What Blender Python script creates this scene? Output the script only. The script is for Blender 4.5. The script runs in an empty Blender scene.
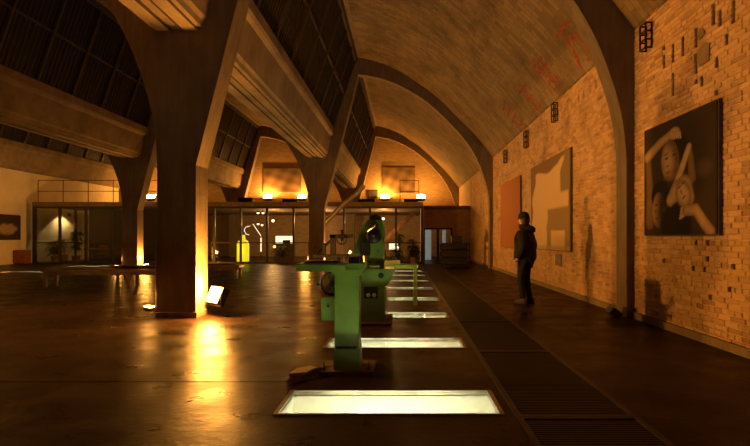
import bpy, bmesh, math, random
from mathutils import Vector, Matrix
random.seed(7)
S = bpy.context.scene
C = S.collection
PI = math.pi

# ------------------------------------------------------------------ camera
FPX = 520.0
cam = bpy.data.cameras.new('camera'); co = bpy.data.objects.new('camera', cam); C.objects.link(co)
co.location = (0, 0, 1.28); co.rotation_euler = (PI/2, 0, 0)
cam.sensor_width = 36; cam.lens = 36*FPX/750; cam.shift_x = -29/750; cam.shift_y = 15/750
cam.clip_start = .05
S.camera = co
# ------------------------------------------------------------------ world, exposure
w = bpy.data.worlds.new('night'); S.world = w; w.use_nodes = True
w.node_tree.nodes['Background'].inputs[0].default_value = (.02, .03, .06, 1)
w.node_tree.nodes['Background'].inputs[1].default_value = .15
S.view_settings.view_transform = 'Standard'; S.view_settings.look = 'None'
S.view_settings.gamma = 1; S.view_settings.use_curve_mapping = False
S.view_settings.exposure = 0.0

WARM = (1, .40, .06)          # sodium coloured floodlights
NEUT = (1, .88, .62)          # floor well tubes
COOL = (.55, .75, 1)

# ------------------------------------------------------------------ materials
MATS = {}
def new_mat(name):
    m = bpy.data.materials.new(name); m.use_nodes = True
    nt = m.node_tree; b = nt.nodes['Principled BSDF']
    MATS[name] = m
    return m, nt, b
def N(nt, t, **kw):
    n = nt.nodes.new(t)
    for k, v in kw.items():
        if k in n.inputs: n.inputs[k].default_value = v
        else: setattr(n, k, v)
    return n
def ramp(nt, fac, stops):
    r = nt.nodes.new('ShaderNodeValToRGB')
    el = r.color_ramp.elements
    while len(el) < len(stops): el.new(.5)
    for e, (p, c) in zip(el, stops): e.position = p; e.color = (*c, 1)
    nt.links.new(fac, r.inputs[0])
    return r
def simple(name, col, rough=.5, metal=0, var=.18, scale=6, bump=0.0, bscale=60):
    m, nt, b = new_mat(name)
    b.inputs['Roughness'].default_value = rough; b.inputs['Metallic'].default_value = metal
    tc = N(nt, 'ShaderNodeTexCoord')
    no = N(nt, 'ShaderNodeTexNoise', Scale=scale, Detail=6.0)
    nt.links.new(tc.outputs['Object'], no.inputs['Vector'])
    lo = tuple(c*(1-var*1.6) for c in col); hi = tuple(min(1, c*(1+var)) for c in col)
    r = ramp(nt, no.outputs['Fac'], [(.3, lo), (.7, hi)])
    nt.links.new(r.outputs[0], b.inputs['Base Color'])
    if bump:
        n2 = N(nt, 'ShaderNodeTexNoise', Scale=bscale, Detail=4.0)
        nt.links.new(tc.outputs['Object'], n2.inputs['Vector'])
        bp = N(nt, 'ShaderNodeBump', Strength=bump, Distance=.02)
        nt.links.new(n2.outputs['Fac'], bp.inputs['Height']); nt.links.new(bp.outputs[0], b.inputs['Normal'])
    return m
def emit(name, col, strength):
    m, nt, b = new_mat(name)
    b.inputs['Base Color'].default_value = (*col, 1)
    b.inputs['Emission Color'].default_value = (*col, 1); b.inputs['Emission Strength'].default_value = strength
    return m
def glass(name, tint, gloss_rough=.03, opac=.06):
    m = bpy.data.materials.new(name); m.use_nodes = True; nt = m.node_tree
    nt.nodes.clear(); MATS[name] = m
    out = N(nt, 'ShaderNodeOutputMaterial'); tr = N(nt, 'ShaderNodeBsdfTransparent'); gl = N(nt, 'ShaderNodeBsdfGlossy')
    tr.inputs[0].default_value = (*tint, 1); gl.inputs['Roughness'].default_value = gloss_rough
    ge = N(nt, 'ShaderNodeNewGeometry'); dt = N(nt, 'ShaderNodeVectorMath', operation='DOT_PRODUCT'); mx = N(nt, 'ShaderNodeMixShader')
    nt.links.new(ge.outputs['Normal'], dt.inputs[0]); nt.links.new(ge.outputs['Incoming'], dt.inputs[1])
    ab = N(nt, 'ShaderNodeMath', operation='ABSOLUTE'); nt.links.new(dt.outputs['Value'], ab.inputs[0])
    om = N(nt, 'ShaderNodeMath', operation='SUBTRACT'); om.inputs[0].default_value = 1; nt.links.new(ab.outputs[0], om.inputs[1])
    pw = N(nt, 'ShaderNodeMath', operation='POWER'); pw.inputs[1].default_value = 5; nt.links.new(om.outputs[0], pw.inputs[0])
    fr = N(nt, 'ShaderNodeMath', operation='MULTIPLY_ADD'); fr.inputs[1].default_value = .94; fr.inputs[2].default_value = .04; nt.links.new(pw.outputs[0], fr.inputs[0])
    nt.links.new(fr.outputs[0], mx.inputs[0]); nt.links.new(tr.outputs[0], mx.inputs[1]); nt.links.new(gl.outputs[0], mx.inputs[2])
    df = N(nt, 'ShaderNodeBsdfDiffuse'); df.inputs[0].default_value = (.5, .5, .45, 1)
    m2 = N(nt, 'ShaderNodeMixShader'); m2.inputs[0].default_value = opac
    nt.links.new(mx.outputs[0], m2.inputs[1]); nt.links.new(df.outputs[0], m2.inputs[2])
    nt.links.new(m2.outputs[0], out.inputs[0])
    return m

def mat_concrete(name, a, b_, c_, rough=.8, streak=True):
    m, nt, b = new_mat(name); b.inputs['Roughness'].default_value = rough
    tc = N(nt, 'ShaderNodeTexCoord')
    n1 = N(nt, 'ShaderNodeTexNoise', Scale=1.1, Detail=8.0, Roughness=.65); nt.links.new(tc.outputs['Object'], n1.inputs['Vector'])
    mp = N(nt, 'ShaderNodeMapping'); mp.inputs['Scale'].default_value = (5, 5, .7)
    nt.links.new(tc.outputs['Object'], mp.inputs['Vector'])
    n2 = N(nt, 'ShaderNodeTexNoise', Scale=2.2, Detail=6.0); nt.links.new(mp.outputs[0], n2.inputs['Vector'])
    mx = N(nt, 'ShaderNodeMix'); mx.data_type = 'FLOAT'; mx.inputs[0].default_value = .45 if streak else .1
    nt.links.new(n1.outputs['Fac'], mx.inputs[2]); nt.links.new(n2.outputs['Fac'], mx.inputs[3])
    r = ramp(nt, mx.outputs[0], [(.3, a), (.5, b_), (.72, c_)])
    nt.links.new(r.outputs[0], b.inputs['Base Color'])
    n3 = N(nt, 'ShaderNodeTexNoise', Scale=22.0, Detail=8.0); nt.links.new(tc.outputs['Object'], n3.inputs['Vector'])
    bp = N(nt, 'ShaderNodeBump', Strength=.35, Distance=.02); nt.links.new(n3.outputs['Fac'], bp.inputs['Height']); nt.links.new(bp.outputs[0], b.inputs['Normal'])
    return m
mat_concrete('concrete', (.10, .07, .042), (.19, .138, .08), (.27, .20, .12))
mat_concrete('beam_concrete', (.13, .09, .05), (.25, .18, .10), (.36, .265, .16), streak=False)
mat_concrete('plaster', (.62, .52, .36), (.70, .60, .42), (.76, .66, .47), streak=False)

def mat_vault():
    m, nt, b = new_mat('vault'); b.inputs['Roughness'].default_value = .85
    uv = N(nt, 'ShaderNodeUVMap')
    br = N(nt, 'ShaderNodeTexBrick', Scale=1.0)
    br.inputs['Color1'].default_value = (.155, .105, .045, 1); br.inputs['Color2'].default_value = (.255, .175, .078, 1)
    br.inputs['Mortar'].default_value = (.13, .09, .045, 1); br.inputs['Mortar Size'].default_value = .010
    br.inputs['Brick Width'].default_value = .42; br.inputs['Row Height'].default_value = .16
    br.offset = .37
    sw = N(nt, 'ShaderNodeSeparateXYZ'); cb = N(nt, 'ShaderNodeCombineXYZ')
    nt.links.new(uv.outputs[0], sw.inputs[0]); nt.links.new(sw.outputs[1], cb.inputs[0]); nt.links.new(sw.outputs[0], cb.inputs[1])
    nt.links.new(cb.outputs[0], br.inputs['Vector'])
    n1 = N(nt, 'ShaderNodeTexNoise', Scale=.9, Detail=10.0, Roughness=.75); nt.links.new(uv.outputs[0], n1.inputs['Vector'])
    r = ramp(nt, n1.outputs['Fac'], [(.32, (.36, .33, .28)), (.52, (1, 1, 1)), (.72, (1.4, 1.3, 1.1))])
    mx = N(nt, 'ShaderNodeMix'); mx.data_type = 'RGBA'; mx.blend_type = 'MULTIPLY'; mx.inputs[0].default_value = .85
    nt.links.new(br.outputs['Color'], mx.inputs[6]); nt.links.new(r.outputs[0], mx.inputs[7])
    nt.links.new(mx.outputs[2], b.inputs['Base Color'])
    bp = N(nt, 'ShaderNodeBump', Strength=.25, Distance=.01); bp.invert = True
    nt.links.new(br.outputs['Fac'], bp.inputs['Height']); nt.links.new(bp.outputs[0], b.inputs['Normal'])
mat_vault()

def mat_brick():
    m, nt, b = new_mat('brick'); b.inputs['Roughness'].default_value = .85
    at = N(nt, 'ShaderNodeAttribute', attribute_name='bv'); oi = N(nt, 'ShaderNodeObjectInfo')
    ad = N(nt, 'ShaderNodeMath', operation='ADD'); nt.links.new(at.outputs['Fac'], ad.inputs[0]); nt.links.new(oi.outputs['Random'], ad.inputs[1])
    fr = N(nt, 'ShaderNodeMath', operation='FRACT'); nt.links.new(ad.outputs[0], fr.inputs[0])
    r = ramp(nt, fr.outputs[0], [(0, (.32, .185, .09)), (.12, (.43, .26, .13)), (.5, (.51, .32, .165)), (.88, (.57, .37, .205)), (1, (.40, .24, .12))])
    ge = N(nt, 'ShaderNodeNewGeometry')
    n1 = N(nt, 'ShaderNodeTexNoise', Scale=1.3, Detail=7.0, Roughness=.7); nt.links.new(ge.outputs['Position'], n1.inputs['Vector'])
    r2 = ramp(nt, n1.outputs['Fac'], [(.34, (.45, .42, .40)), (.48, (1, 1, 1)), (.72, (1.15, 1.12, 1.05))])
    mx = N(nt, 'ShaderNodeMix'); mx.data_type = 'RGBA'; mx.blend_type = 'MULTIPLY'; mx.inputs[0].default_value = .8
    nt.links.new(r.outputs[0], mx.inputs[6]); nt.links.new(r2.outputs[0], mx.inputs[7]); nt.links.new(mx.outputs[2], b.inputs['Base Color'])
    n3 = N(nt, 'ShaderNodeTexNoise', Scale=45.0, Detail=4.0); nt.links.new(ge.outputs['Position'], n3.inputs['Vector'])
    bp = N(nt, 'ShaderNodeBump', Strength=.4, Distance=.01); nt.links.new(n3.outputs['Fac'], bp.inputs['Height']); nt.links.new(bp.outputs[0], b.inputs['Normal'])
mat_brick()
simple('mortar', (.52, .40, .24), .9, var=.25, scale=3)
simple('cavity', (.04, .025, .015), .95)

def mat_farbrick():
    m, nt, b = new_mat('far_brick'); b.inputs['Roughness'].default_value = .85
    ge = N(nt, 'ShaderNodeNewGeometry'); se = N(nt, 'ShaderNodeSeparateXYZ'); cb = N(nt, 'ShaderNodeCombineXYZ')
    nt.links.new(ge.outputs['Position'], se.inputs[0])
    ad = N(nt, 'ShaderNodeMath', operation='ADD'); nt.links.new(se.outputs[0], ad.inputs[0]); nt.links.new(se.outputs[1], ad.inputs[1])
    nt.links.new(ad.outputs[0], cb.inputs[0]); nt.links.new(se.outputs[2], cb.inputs[1])
    br = N(nt, 'ShaderNodeTexBrick', Scale=1.0); nt.links.new(cb.outputs[0], br.inputs['Vector'])
    br.inputs['Color1'].default_value = (.34, .22, .11, 1); br.inputs['Color2'].default_value = (.50, .33, .17, 1); br.inputs['Mortar'].default_value = (.42, .32, .2, 1)
    br.inputs['Brick Width'].default_value = .25; br.inputs['Row Height'].default_value = .065; br.inputs['Mortar Size'].default_value = .008
    nt.links.new(br.outputs['Color'], b.inputs['Base Color'])
mat_farbrick()

def mat_floor():
    m, nt, b = new_mat('floor'); b.inputs['Specular IOR Level'].default_value = .045
    ge = N(nt, 'ShaderNodeNewGeometry')
    n1 = N(nt, 'ShaderNodeTexNoise', Scale=.55, Detail=9.0, Roughness=.62); nt.links.new(ge.outputs['Position'], n1.inputs['Vector'])
    r = ramp(nt, n1.outputs['Fac'], [(.3, (.013, .007, .0035)), (.5, (.034, .019, .009)), (.7, (.06, .035, .017))])
    nt.links.new(r.outputs[0], b.inputs['Base Color'])
    n2 = N(nt, 'ShaderNodeTexNoise', Scale=2.2, Detail=8.0); nt.links.new(ge.outputs['Position'], n2.inputs['Vector'])
    r2 = ramp(nt, n2.outputs['Fac'], [(.35, (.27, .27, .27)), (.65, (.46, .46, .46))]); nt.links.new(r2.outputs[0], b.inputs['Roughness'])
    n3 = N(nt, 'ShaderNodeTexNoise', Scale=16.0, Detail=10.0, Roughness=.68); nt.links.new(ge.outputs['Position'], n3.inputs['Vector'])
    bp = N(nt, 'ShaderNodeBump', Strength=.22, Distance=.03); nt.links.new(n3.outputs['Fac'], bp.inputs['Height']); nt.links.new(bp.outputs[0], b.inputs['Normal'])
mat_floor()
simple('joint', (.015, .01, .007), .9)
simple('green_paint', (.13, .24, .035), .38, var=.14, scale=5, bump=.05, bscale=30)
simple('pale_green', (.36, .48, .22), .45)
simple('black_metal', (.018, .016, .014), .45, .3)
simple('dark_steel', (.06, .052, .045), .42, .6)
simple('steel', (.42, .38, .32), .35, .9)
simple('rust', (.11, .065, .035), .8)
simple('grate_iron', (.035, .027, .02), .5, .5)
simple('glazing_dark', (.012, .009, .007), .45, var=.3, scale=1.4)
simple('glazing_bar', (.05, .033, .018), .7)
simple('wood', (.16, .08, .035), .38, var=.3, scale=4)
simple('white_paint', (.78, .76, .66), .5, var=.06)
simple('bulb_white', (.8, .8, .75), .4)
simple('mezz', (.18, .12, .07), .7)
simple('duct_metal', (.5, .42, .3), .35, .7)
simple('leaf', (.05, .12, .025), .55, var=.3)
simple('leaf_dark', (.025, .045, .014), .6, var=.3)
simple('terracotta', (.20, .09, .05), .8)
simple('cabinet_red', (.22, .07, .035), .6)
simple('coat', (.009, .008, .009), .9, var=.2)
simple('trousers', (.011, .011, .014), .9)
simple('cap', (.015, .013, .014), .95)
simple('skin', (.55, .34, .23), .55, var=.05)
simple('hair', (.015, .01, .008), .6)
simple('shoe', (.015, .013, .012), .45)
def mat_faded():
    m = simple('red_paint', (.42, .05, .02), .8, var=.3, scale=9); nt = m.node_tree; b = nt.nodes['Principled BSDF']
    ge = N(nt, 'ShaderNodeNewGeometry'); no = N(nt, 'ShaderNodeTexNoise', Scale=7.0, Detail=6.0, Roughness=.7); nt.links.new(ge.outputs['Position'], no.inputs['Vector'])
    r = ramp(nt, no.outputs['Fac'], [(.34, (.0, .0, .0)), (.56, (.85, .85, .85))]); nt.links.new(r.outputs[0], b.inputs['Alpha'])
mat_faded()
simple('canvas_back', (.10, .08, .06), .9)
simple('canvas_orange', (.42, .17, .05), .8, var=.08, scale=2)
simple('socket', (.85, .83, .75), .4)
simple('box_dark', (.03, .025, .02), .7)
simple('lamp_body', (.05, .045, .04), .5, .4)
glass('clear_glass', (.86, .86, .80), .02, .008)
glass('well_glass', (.90, .93, .86), .05, .05)
emit('lamp_hot', (1, .62, .18), 26)
emit('tube', (1, .95, .74), 75)
emit('yellow_lit', (.85, .75, .02), 1.25)
emit('white_lit', (1, .86, .62), 2.0)
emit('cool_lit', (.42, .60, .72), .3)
emit('small_lamp', (1, .75, .38), 8)

def mat_vcol():
    m, nt, b = new_mat('print'); b.inputs['Roughness'].default_value = .8; b.inputs['Specular IOR Level'].default_value = .15
    a = N(nt, 'ShaderNodeAttribute', attribute_name='col'); nt.links.new(a.outputs['Color'], b.inputs['Base Color'])
mat_vcol()

# ------------------------------------------------------------------ helpers
def tag(o, label=None, cat=None, group=None, kind=None):
    if label: o['label'] = label
    if cat: o['category'] = cat
    if group: o['group'] = group
    if kind: o['kind'] = kind
    return o
def thing(name, label, cat, loc=(0, 0, 0), rz=0, group=None):
    o = bpy.data.objects.new(name, None); C.objects.link(o); o.empty_display_size = .1
    o.location = loc; o.rotation_euler = (0, 0, rz)
    return tag(o, label, cat, group)
def obj(name, bm, mat, parent=None, smooth=False, bevel=0):
    if bevel:
        ed = [e for e in bm.edges if len(e.link_faces) == 2 and e.calc_face_angle(0) > .6]
        if ed: bmesh.ops.bevel(bm, geom=ed, offset=bevel, segments=2, affect='EDGES', profile=.7)
    bmesh.ops.recalc_face_normals(bm, faces=bm.faces)
    me = bpy.data.meshes.new(name); bm.to_mesh(me); bm.free()
    for mm in (mat if isinstance(mat, (list, tuple)) else [mat]): me.materials.append(MATS[mm])
    if smooth:
        for p in me.polygons: p.use_smooth = True
        try: me.set_sharp_from_angle(angle=.7)
        except Exception: pass
    o = bpy.data.objects.new(name, me); C.objects.link(o)
    if parent: o.parent = parent
    return o
def B(): return bmesh.new()
def box(bm, x0, x1, y0, y1, z0, z1):
    v = [bm.verts.new(p) for p in ((x0,y0,z0),(x1,y0,z0),(x1,y1,z0),(x0,y1,z0),(x0,y0,z1),(x1,y0,z1),(x1,y1,z1),(x0,y1,z1))]
    for f in ((0,3,2,1),(4,5,6,7),(0,1,5,4),(1,2,6,5),(2,3,7,6),(3,0,4,7)): bm.faces.new([v[i] for i in f])
    return bm
def bx(*a): return box(B(), *a)
def prism_y(bm, pts, y0, y1, caps=True):
    a = [bm.verts.new((x, y0, z)) for x, z in pts]; b = [bm.verts.new((x, y1, z)) for x, z in pts]
    n = len(pts)
    for i in range(n): bm.faces.new((a[i], a[(i+1) % n], b[(i+1) % n], b[i]))
    if caps: bm.faces.new(a[::-1]); bm.faces.new(b)
    return bm
def prism_x(bm, pts, x0, x1):
    a = [bm.verts.new((x0, y, z)) for y, z in pts]; b = [bm.verts.new((x1, y, z)) for y, z in pts]
    n = len(pts)
    for i in range(n): bm.faces.new((a[i], a[(i+1) % n], b[(i+1) % n], b[i]))
    bm.faces.new(a[::-1]); bm.faces.new(b)
    return bm
def prism_z(bm, pts, z0, z1):
    a = [bm.verts.new((x, y, z0)) for x, y in pts]; b = [bm.verts.new((x, y, z1)) for x, y in pts]
    n = len(pts)
    for i in range(n): bm.faces.new((a[i], a[(i+1) % n], b[(i+1) % n], b[i]))
    bm.faces.new(a[::-1]); bm.faces.new(b)
    return bm
def tube(bm, pts, r, seg=10, closed=False):
    pts = [Vector(p) for p in pts]; n = len(pts); rs = r if isinstance(r, (list, tuple)) else [r]*n
    rings = []; prev = None
    for i in range(n):
        if closed: d = pts[(i+1) % n]-pts[i-1]
        else: d = pts[min(i+1, n-1)]-pts[max(i-1, 0)]
        d.normalize()
        up = prev if prev else (Vector((0, 0, 1)) if abs(d.z) < .9 else Vector((1, 0, 0)))
        s = d.cross(up)
        if s.length < 1e-5: s = d.cross(Vector((0, 1, 0)))
        s.normalize(); u = s.cross(d).normalized(); prev = u
        rings.append([bm.verts.new(pts[i]+rs[i]*(math.cos(2*PI*k/seg)*s+math.sin(2*PI*k/seg)*u)) for k in range(seg)])
    m = n if closed else n-1
    for i in range(m):
        a, b = rings[i], rings[(i+1) % n]
        for k in range(seg): bm.faces.new((a[k], a[(k+1) % seg], b[(k+1) % seg], b[k]))
    if not closed: bm.faces.new(rings[0][::-1]); bm.faces.new(rings[-1])
    return bm
def tb(pts, r, seg=10, closed=False): return tube(B(), pts, r, seg, closed)
def lathe(bm, prof, c=(0, 0, 0), axis='z', seg=20):
    rings = []
    for r, h in prof:
        ring = []
        for k in range(seg):
            a = 2*PI*k/seg; p, q = r*math.cos(a), r*math.sin(a)
            v = {'z': (p, q, h), 'y': (p, h, q), 'x': (h, p, q)}[axis]
            ring.append(bm.verts.new((c[0]+v[0], c[1]+v[1], c[2]+v[2])))
        rings.append(ring)
    for a, b in zip(rings, rings[1:]):
        for k in range(seg): bm.faces.new((a[k], a[(k+1) % seg], b[(k+1) % seg], b[k]))
    bm.faces.new(rings[0][::-1]); bm.faces.new(rings[-1])
    return bm
def ring_pts(c, r, n, axis):
    o = []
    for k in range(n):
        a = 2*PI*k/n; p, q = r*math.cos(a), r*math.sin(a)
        v = {'z': (p, q, 0), 'y': (p, 0, q), 'x': (0, p, q)}[axis]
        o.append((c[0]+v[0], c[1]+v[1], c[2]+v[2]))
    return o
def copy_tree(o, parent=None):
    c = o.copy(); C.objects.link(c); c.parent = parent
    for ch in o.children: copy_tree(ch, c)
    return c
def point(name, loc, power, col=WARM, r=.1, parent=None):
    l = bpy.data.lights.new(name, 'POINT'); l.energy = power; l.color = col; l.shadow_soft_size = r
    o = bpy.data.objects.new(name, l); C.objects.link(o); o.location = loc
    if parent: o.parent = parent
    return o
def ORD(i): return ['first', 'second', 'third', 'fourth', 'fifth', 'sixth', 'seventh', 'eighth', 'ninth', 'tenth', 'eleventh', 'twelfth', 'thirteenth', 'fourteenth'][i]

# ------------------------------------------------------------------ layout
XW = 3.70                       # brick wall face
BAY = 7.75
ROWC = [-3.64, -11.39, -19.14]   # column rows A, B, C
FY = [-4.95, 8.32, 21.60, 34.85] # front face of each frame
FT = .50                        # frame thickness
YB, YE = -7.0, 36.3             # back and end walls
XL = -19.1
SOF = [(0, 2.5), (-.02, 2.8), (-.09, 3.3), (-.28, 3.95), (-.53, 4.55), (-.85, 5.1), (-1.25, 5.62), (-1.74, 6.15), (-2.35, 6.72), (-2.95, 7.17), (-3.75, 7.62), (-4.55, 7.92), (-5.3, 8.07), (-5.62, 8.10)]
OUT = [(.15, 4.6), (-.28, 5.15), (-.72, 5.68), (-1.25, 6.2), (-1.9, 6.85), (-2.57, 7.42), (-3.2, 7.85), (-3.9, 8.28), (-4.9, 8.66), (-5.85, 8.85)]
def catmull(P, n=5):
    P = [Vector(p) for p in P]; out = []
    for i in range(len(P)-1):
        a = P[max(i-1, 0)]; b = P[i]; c = P[i+1]; d = P[min(i+2, len(P)-1)]
        for k in range(n):
            t = k/n
            out.append(.5*((2*b)+(c-a)*t+(2*a-5*b+4*c-d)*t*t+(3*b-a-3*c+d)*t**3))
    out.append(P[-1]); return out
SC = catmull(SOF)
OC = catmull(OUT)

# ------------------------------------------------------------------ floor with wells and grate channel
WX0, WX1 = -.95, .73
WELLS = [(3.76+2.285*i, 3.76+2.285*i+.60) for i in range(8)]
LW = [(-15.15, -13.45, 19.3, 19.9), (-15.15, -13.45, 23.3, 23.9)]
GX0, GX1 = .80, 1.67
GY0, GY1 = 1.55, 25.2
holes = [(WX0, WX1, a, b) for a, b in WELLS]+[(GX0, GX1, GY0, GY1)]+LW
jy = 4.62
holes += [(XL, WX0-.02, jy, jy+.02), (-6.93, -6.915, YB, jy), (GX1+.02, XW, 7.6, 7.612)]
xs = sorted({XL-.3, XW+.3} | {h[0] for h in holes} | {h[1] for h in holes}); ys = sorted({YB-.3, YE+.3} | {h[2] for h in holes} | {h[3] for h in holes})
bm = B(); vd = {}
def fv(x, y):
    if (x, y) not in vd: vd[(x, y)] = bm.verts.new((x, y, 0))
    return vd[(x, y)]
for i in range(len(xs)-1):
    for j in range(len(ys)-1):
        cx, cy = (xs[i]+xs[i+1])/2, (ys[j]+ys[j+1])/2
        if any(h[0] < cx < h[1] and h[2] < cy < h[3] for h in holes): continue
        bm.faces.new((fv(xs[i], ys[j]), fv(xs[i+1], ys[j]), fv(xs[i+1], ys[j+1]), fv(xs[i], ys[j+1])))
ex = bmesh.ops.extrude_face_region(bm, geom=bm.faces[:])
bmesh.ops.translate(bm, verts=[v for v in ex['geom'] if isinstance(v, bmesh.types.BMVert)], vec=(0, 0, -.12))
floor = tag(obj('floor', bm, 'floor'), 'dark polished concrete floor', kind='structure')
bm = B()
box(bm, XL, WX0-.03, jy-.02, jy+.05, -.13, -.02); box(bm, -6.95, -6.9, YB, jy, -.13, -.02); box(bm, GX1+.03, XW, 7.58, 7.63, -.13, -.02)
obj('joint_filler', bm, 'joint', floor)

# ------------------------------------------------------------------ right brick wall
wr = tag(obj('wall_right', bx(XW+.16, XW+.45, YB, YE, 0, 5.2), 'cavity'), 'old brick wall on the right', kind='structure')
CH, HL = .066, .0625
def wy(px): return XW*FPX/(px-404)           # depth of a pixel column on the wall
def wz(px, py): return 1.28+(238-py)*wy(px)/FPX
missing = set()
def cell(y, z): return (int(math.floor((y+2)/HL)), int(math.floor(z/CH)))
def knock(px, py, w=0, h=0):
    y, z = wy(px), wz(px, py); a, b = cell(y, z)
    for i in range(-w, 1):
        for j in range(h+1): missing.add((a+i, b-j))
for p in ((695,244),(708,244),(693,268),(705,269),(732,267),(730,289),(709,295),(708,258),(664,262),(717,92),(594,262)): knock(*p)
for px, py, h in ((673,47,3),(664,55,2),(683,38,3),(695,28,3),(728,34,1),(674,75,4),(663,50,0),(734,4,3),(720,10,2),(695,58,3),(697,79,0),(702,80,1),(718,58,1),(712,5,3)): knock(px, py, 0, h)
for px in range(566, 612, 6): knock(px, 238-(238-98)*(px-404)/(575-404)+0, 0, 2)
for px in range(522, 560, 6): knock(px, 238-(238-98)*(px-404)/(575-404)+0, 0, 1)
NY = int((29.2+2)/HL); NZ = int(4.70/CH)
PATCH = [(718, 700, 47, 66)]
bricks = []                                   # (y0, y1, course)
mort = B()
for j in range(NZ):
    z0 = j*CH
    i = 0
    while i < NY:
        hdr = (j % 4 == 2)
        n = 2 if hdr else 4
        if i == 0 and not hdr: n = (4, 2, 4, 3)[j % 4]
        if i == 0 and hdr: n = 1
        n = min(n, NY-i)
        cells = [k for k in range(i, i+n) if (k, j) not in missing]
        runs = []
        for k in cells:
            if runs and runs[-1][-1] == k-1: runs[-1].append(k)
            else: runs.append([k])
        for q in runs: bricks.append((q[0], len(q), j))
        i += n
    # mortar bed strips, interrupted where a brick is missing
    run = None
    for i in range(NY+1):
        ok = i < NY and (i, j) not in missing
        if ok and run is None: run = i
        if not ok and run is not None:
            a, b = run*HL-2, i*HL-2
            box(mort, XW+.010, XW+.17, a, b, z0, z0+CH); run = None
obj('mortar', mort, 'mortar', wr)
vis = [b for b in bricks if b[0]*HL-2 > 5.45 and b[2]*CH < 4.0 and not (6.0 < (b[0]+.5)*HL-2 < 7.95 and 1.3 < b[2]*CH < 2.9)]
vis.sort(key=lambda b: (b[0]*HL-2) - (.12 if b[1] >= 3 else 0))
near = set(vis[:300])
def brick_bm(bm, y0, y1, z0, z1, xf):
    g = .005; a = [( XW+.02, y0+g, z0+g), (XW+.02, y1-g, z0+g), (XW+.02, y1-g, z1-g), (XW+.02, y0+g, z1-g)]
    e = .006
    b = [(xf+e, y0+g, z0+g), (xf+e, y1-g, z0+g), (xf+e, y1-g, z1-g), (xf+e, y0+g, z1-g)]
    c = [(xf, y0+g+e, z0+g+e), (xf, y1-g-e, z0+g+e), (xf, y1-g-e, z1-g-e), (xf, y0+g+e, z1-g-e)]
    A = [bm.verts.new(p) for p in a]; Bv = [bm.verts.new(p) for p in b]; Cv = [bm.verts.new(p) for p in c]
    fs = []
    for P, Q in ((A, Bv), (Bv, Cv)):
        for k in range(4): fs.append(bm.faces.new((P[k], P[(k+1) % 4], Q[(k+1) % 4], Q[k])))
    fs.append(bm.faces.new(Cv)); return fs
bm = B(); lay = bm.faces.layers.float.new('bv')
protos = {}
for (i, n, j) in bricks:
    y0, z0 = i*HL-2, j*CH
    xf = XW-random.uniform(0, .007)
    if (i, n, j) in near:
        if n not in protos:
            pb = B(); brick_bm(pb, 0, n*HL, 0, CH, XW)
            o = obj('brick', pb, 'brick', wr); protos[n] = o.data
        else:
            o = bpy.data.objects.new('brick', protos[n]); C.objects.link(o); o.parent = wr
        o.location = (xf-XW, y0, z0)
    else:
        v = random.random()
        for f in brick_bm(bm, y0, y0+n*HL, z0, z0+CH, xf): f[lay] = v
tag(obj('brickwork', bm, 'brick', wr), kind='stuff')
# plaster patches left on the bricks
for (px, py, pts) in ((704, 54, [(-.18,-.14),(-.2,.1),(-.05,.16),(.16,.12),(.2,-.05),(.1,-.17)]), (702, 34, [(-.1,-.03),(-.07,.06),(.06,.1),(.12,.02),(.05,-.08)])):
    y, z = wy(px), wz(px, py)
    pb = B()
    prism_x(pb, [(y+a*.7, z+b*.8) for a, b in pts], XW-.016, XW+.02)
    o = obj('render_patch', pb, 'mezz', wr)
tag(obj('baseboard_right', bx(XW-.05, XW+.02, YB, 29, 0, .10), 'concrete', bevel=.01), kind='structure')
wrf = tag(obj('wall_right_far', bx(XW, XW+.4, 29.1, YE, 0, 4.9), 'far_brick'), kind='structure')
# other walls
tag(obj('wall_left', bx(XL-.5, XL-.02, YB, YE, 0, 9.3), 'plaster'), 'cream plastered wall far left', kind='structure')
tag(obj('wall_end', bx(XL-.5, XW+.4, YE, YE+.4, 0, 9.6), 'far_brick'), 'brick end wall under the vaults', kind='structure')
tag(obj('wall_back', bx(XL-.5, XW+.4, YB-.4, YB, 0, 9.6), 'concrete'), kind='structure')

# ------------------------------------------------------------------ vaults
def vault(name, xo, first_x, zmin=4):
    pts = []
    for p in OC:
        if p.y < zmin: continue
        x = min(p.x+xo, first_x)
        pts.append((x, p.y))
    pts = [q for k, q in enumerate(pts) if k == 0 or Vector(q)-Vector(pts[k-1]) != Vector((0, 0))]
    ys = [YB+(YE-YB)*k/12 for k in range(13)]
    bm = B(); uvl = bm.loops.layers.uv.new('UVMap')
    arc = [0]
    for k in range(1, len(pts)): arc.append(arc[-1]+(Vector(pts[k])-Vector(pts[k-1])).length)
    low = [[bm.verts.new((x, y, z)) for x, z in pts] for y in ys]
    top = [[bm.verts.new((x+.03, y, z+.22)) for x, z in pts] for y in ys]
    def q(a, b, c, d, uv):
        f = bm.faces.new((a, b, c, d)); f.smooth = True
        for l, t in zip(f.loops, uv): l[uvl].uv = t
    for j in range(12):
        for k in range(len(pts)-1):
            uv = [(ys[j], arc[k]), (ys[j], arc[k+1]), (ys[j+1], arc[k+1]), (ys[j+1], arc[k])]
            q(low[j][k], low[j][k+1], low[j+1][k+1], low[j+1][k], uv)
            q(top[j][k], top[j+1][k], top[j+1][k+1], top[j][k+1], uv)
        for g in (0, -1): q(low[j][g], low[j+1][g], top[j+1][g], top[j][g], [(0, 0)]*4)
    o = obj(name, bm, 'vault')
    return tag(o, kind='structure')
BX = [3.57] + [c-.31 for c in ROWC[:2]]       # support face of each bay's arch
tag(vault('ceiling', BX[0], XW+.02), 'curved concrete vault over the right aisle')
tag(vault('ceiling', BX[1], ROWC[0]-.45, 5.55), 'curved concrete vault over the middle aisle')
tag(vault('ceiling', BX[2], ROWC[1]-.45, 5.55), 'curved concrete vault over the left aisle')

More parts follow.
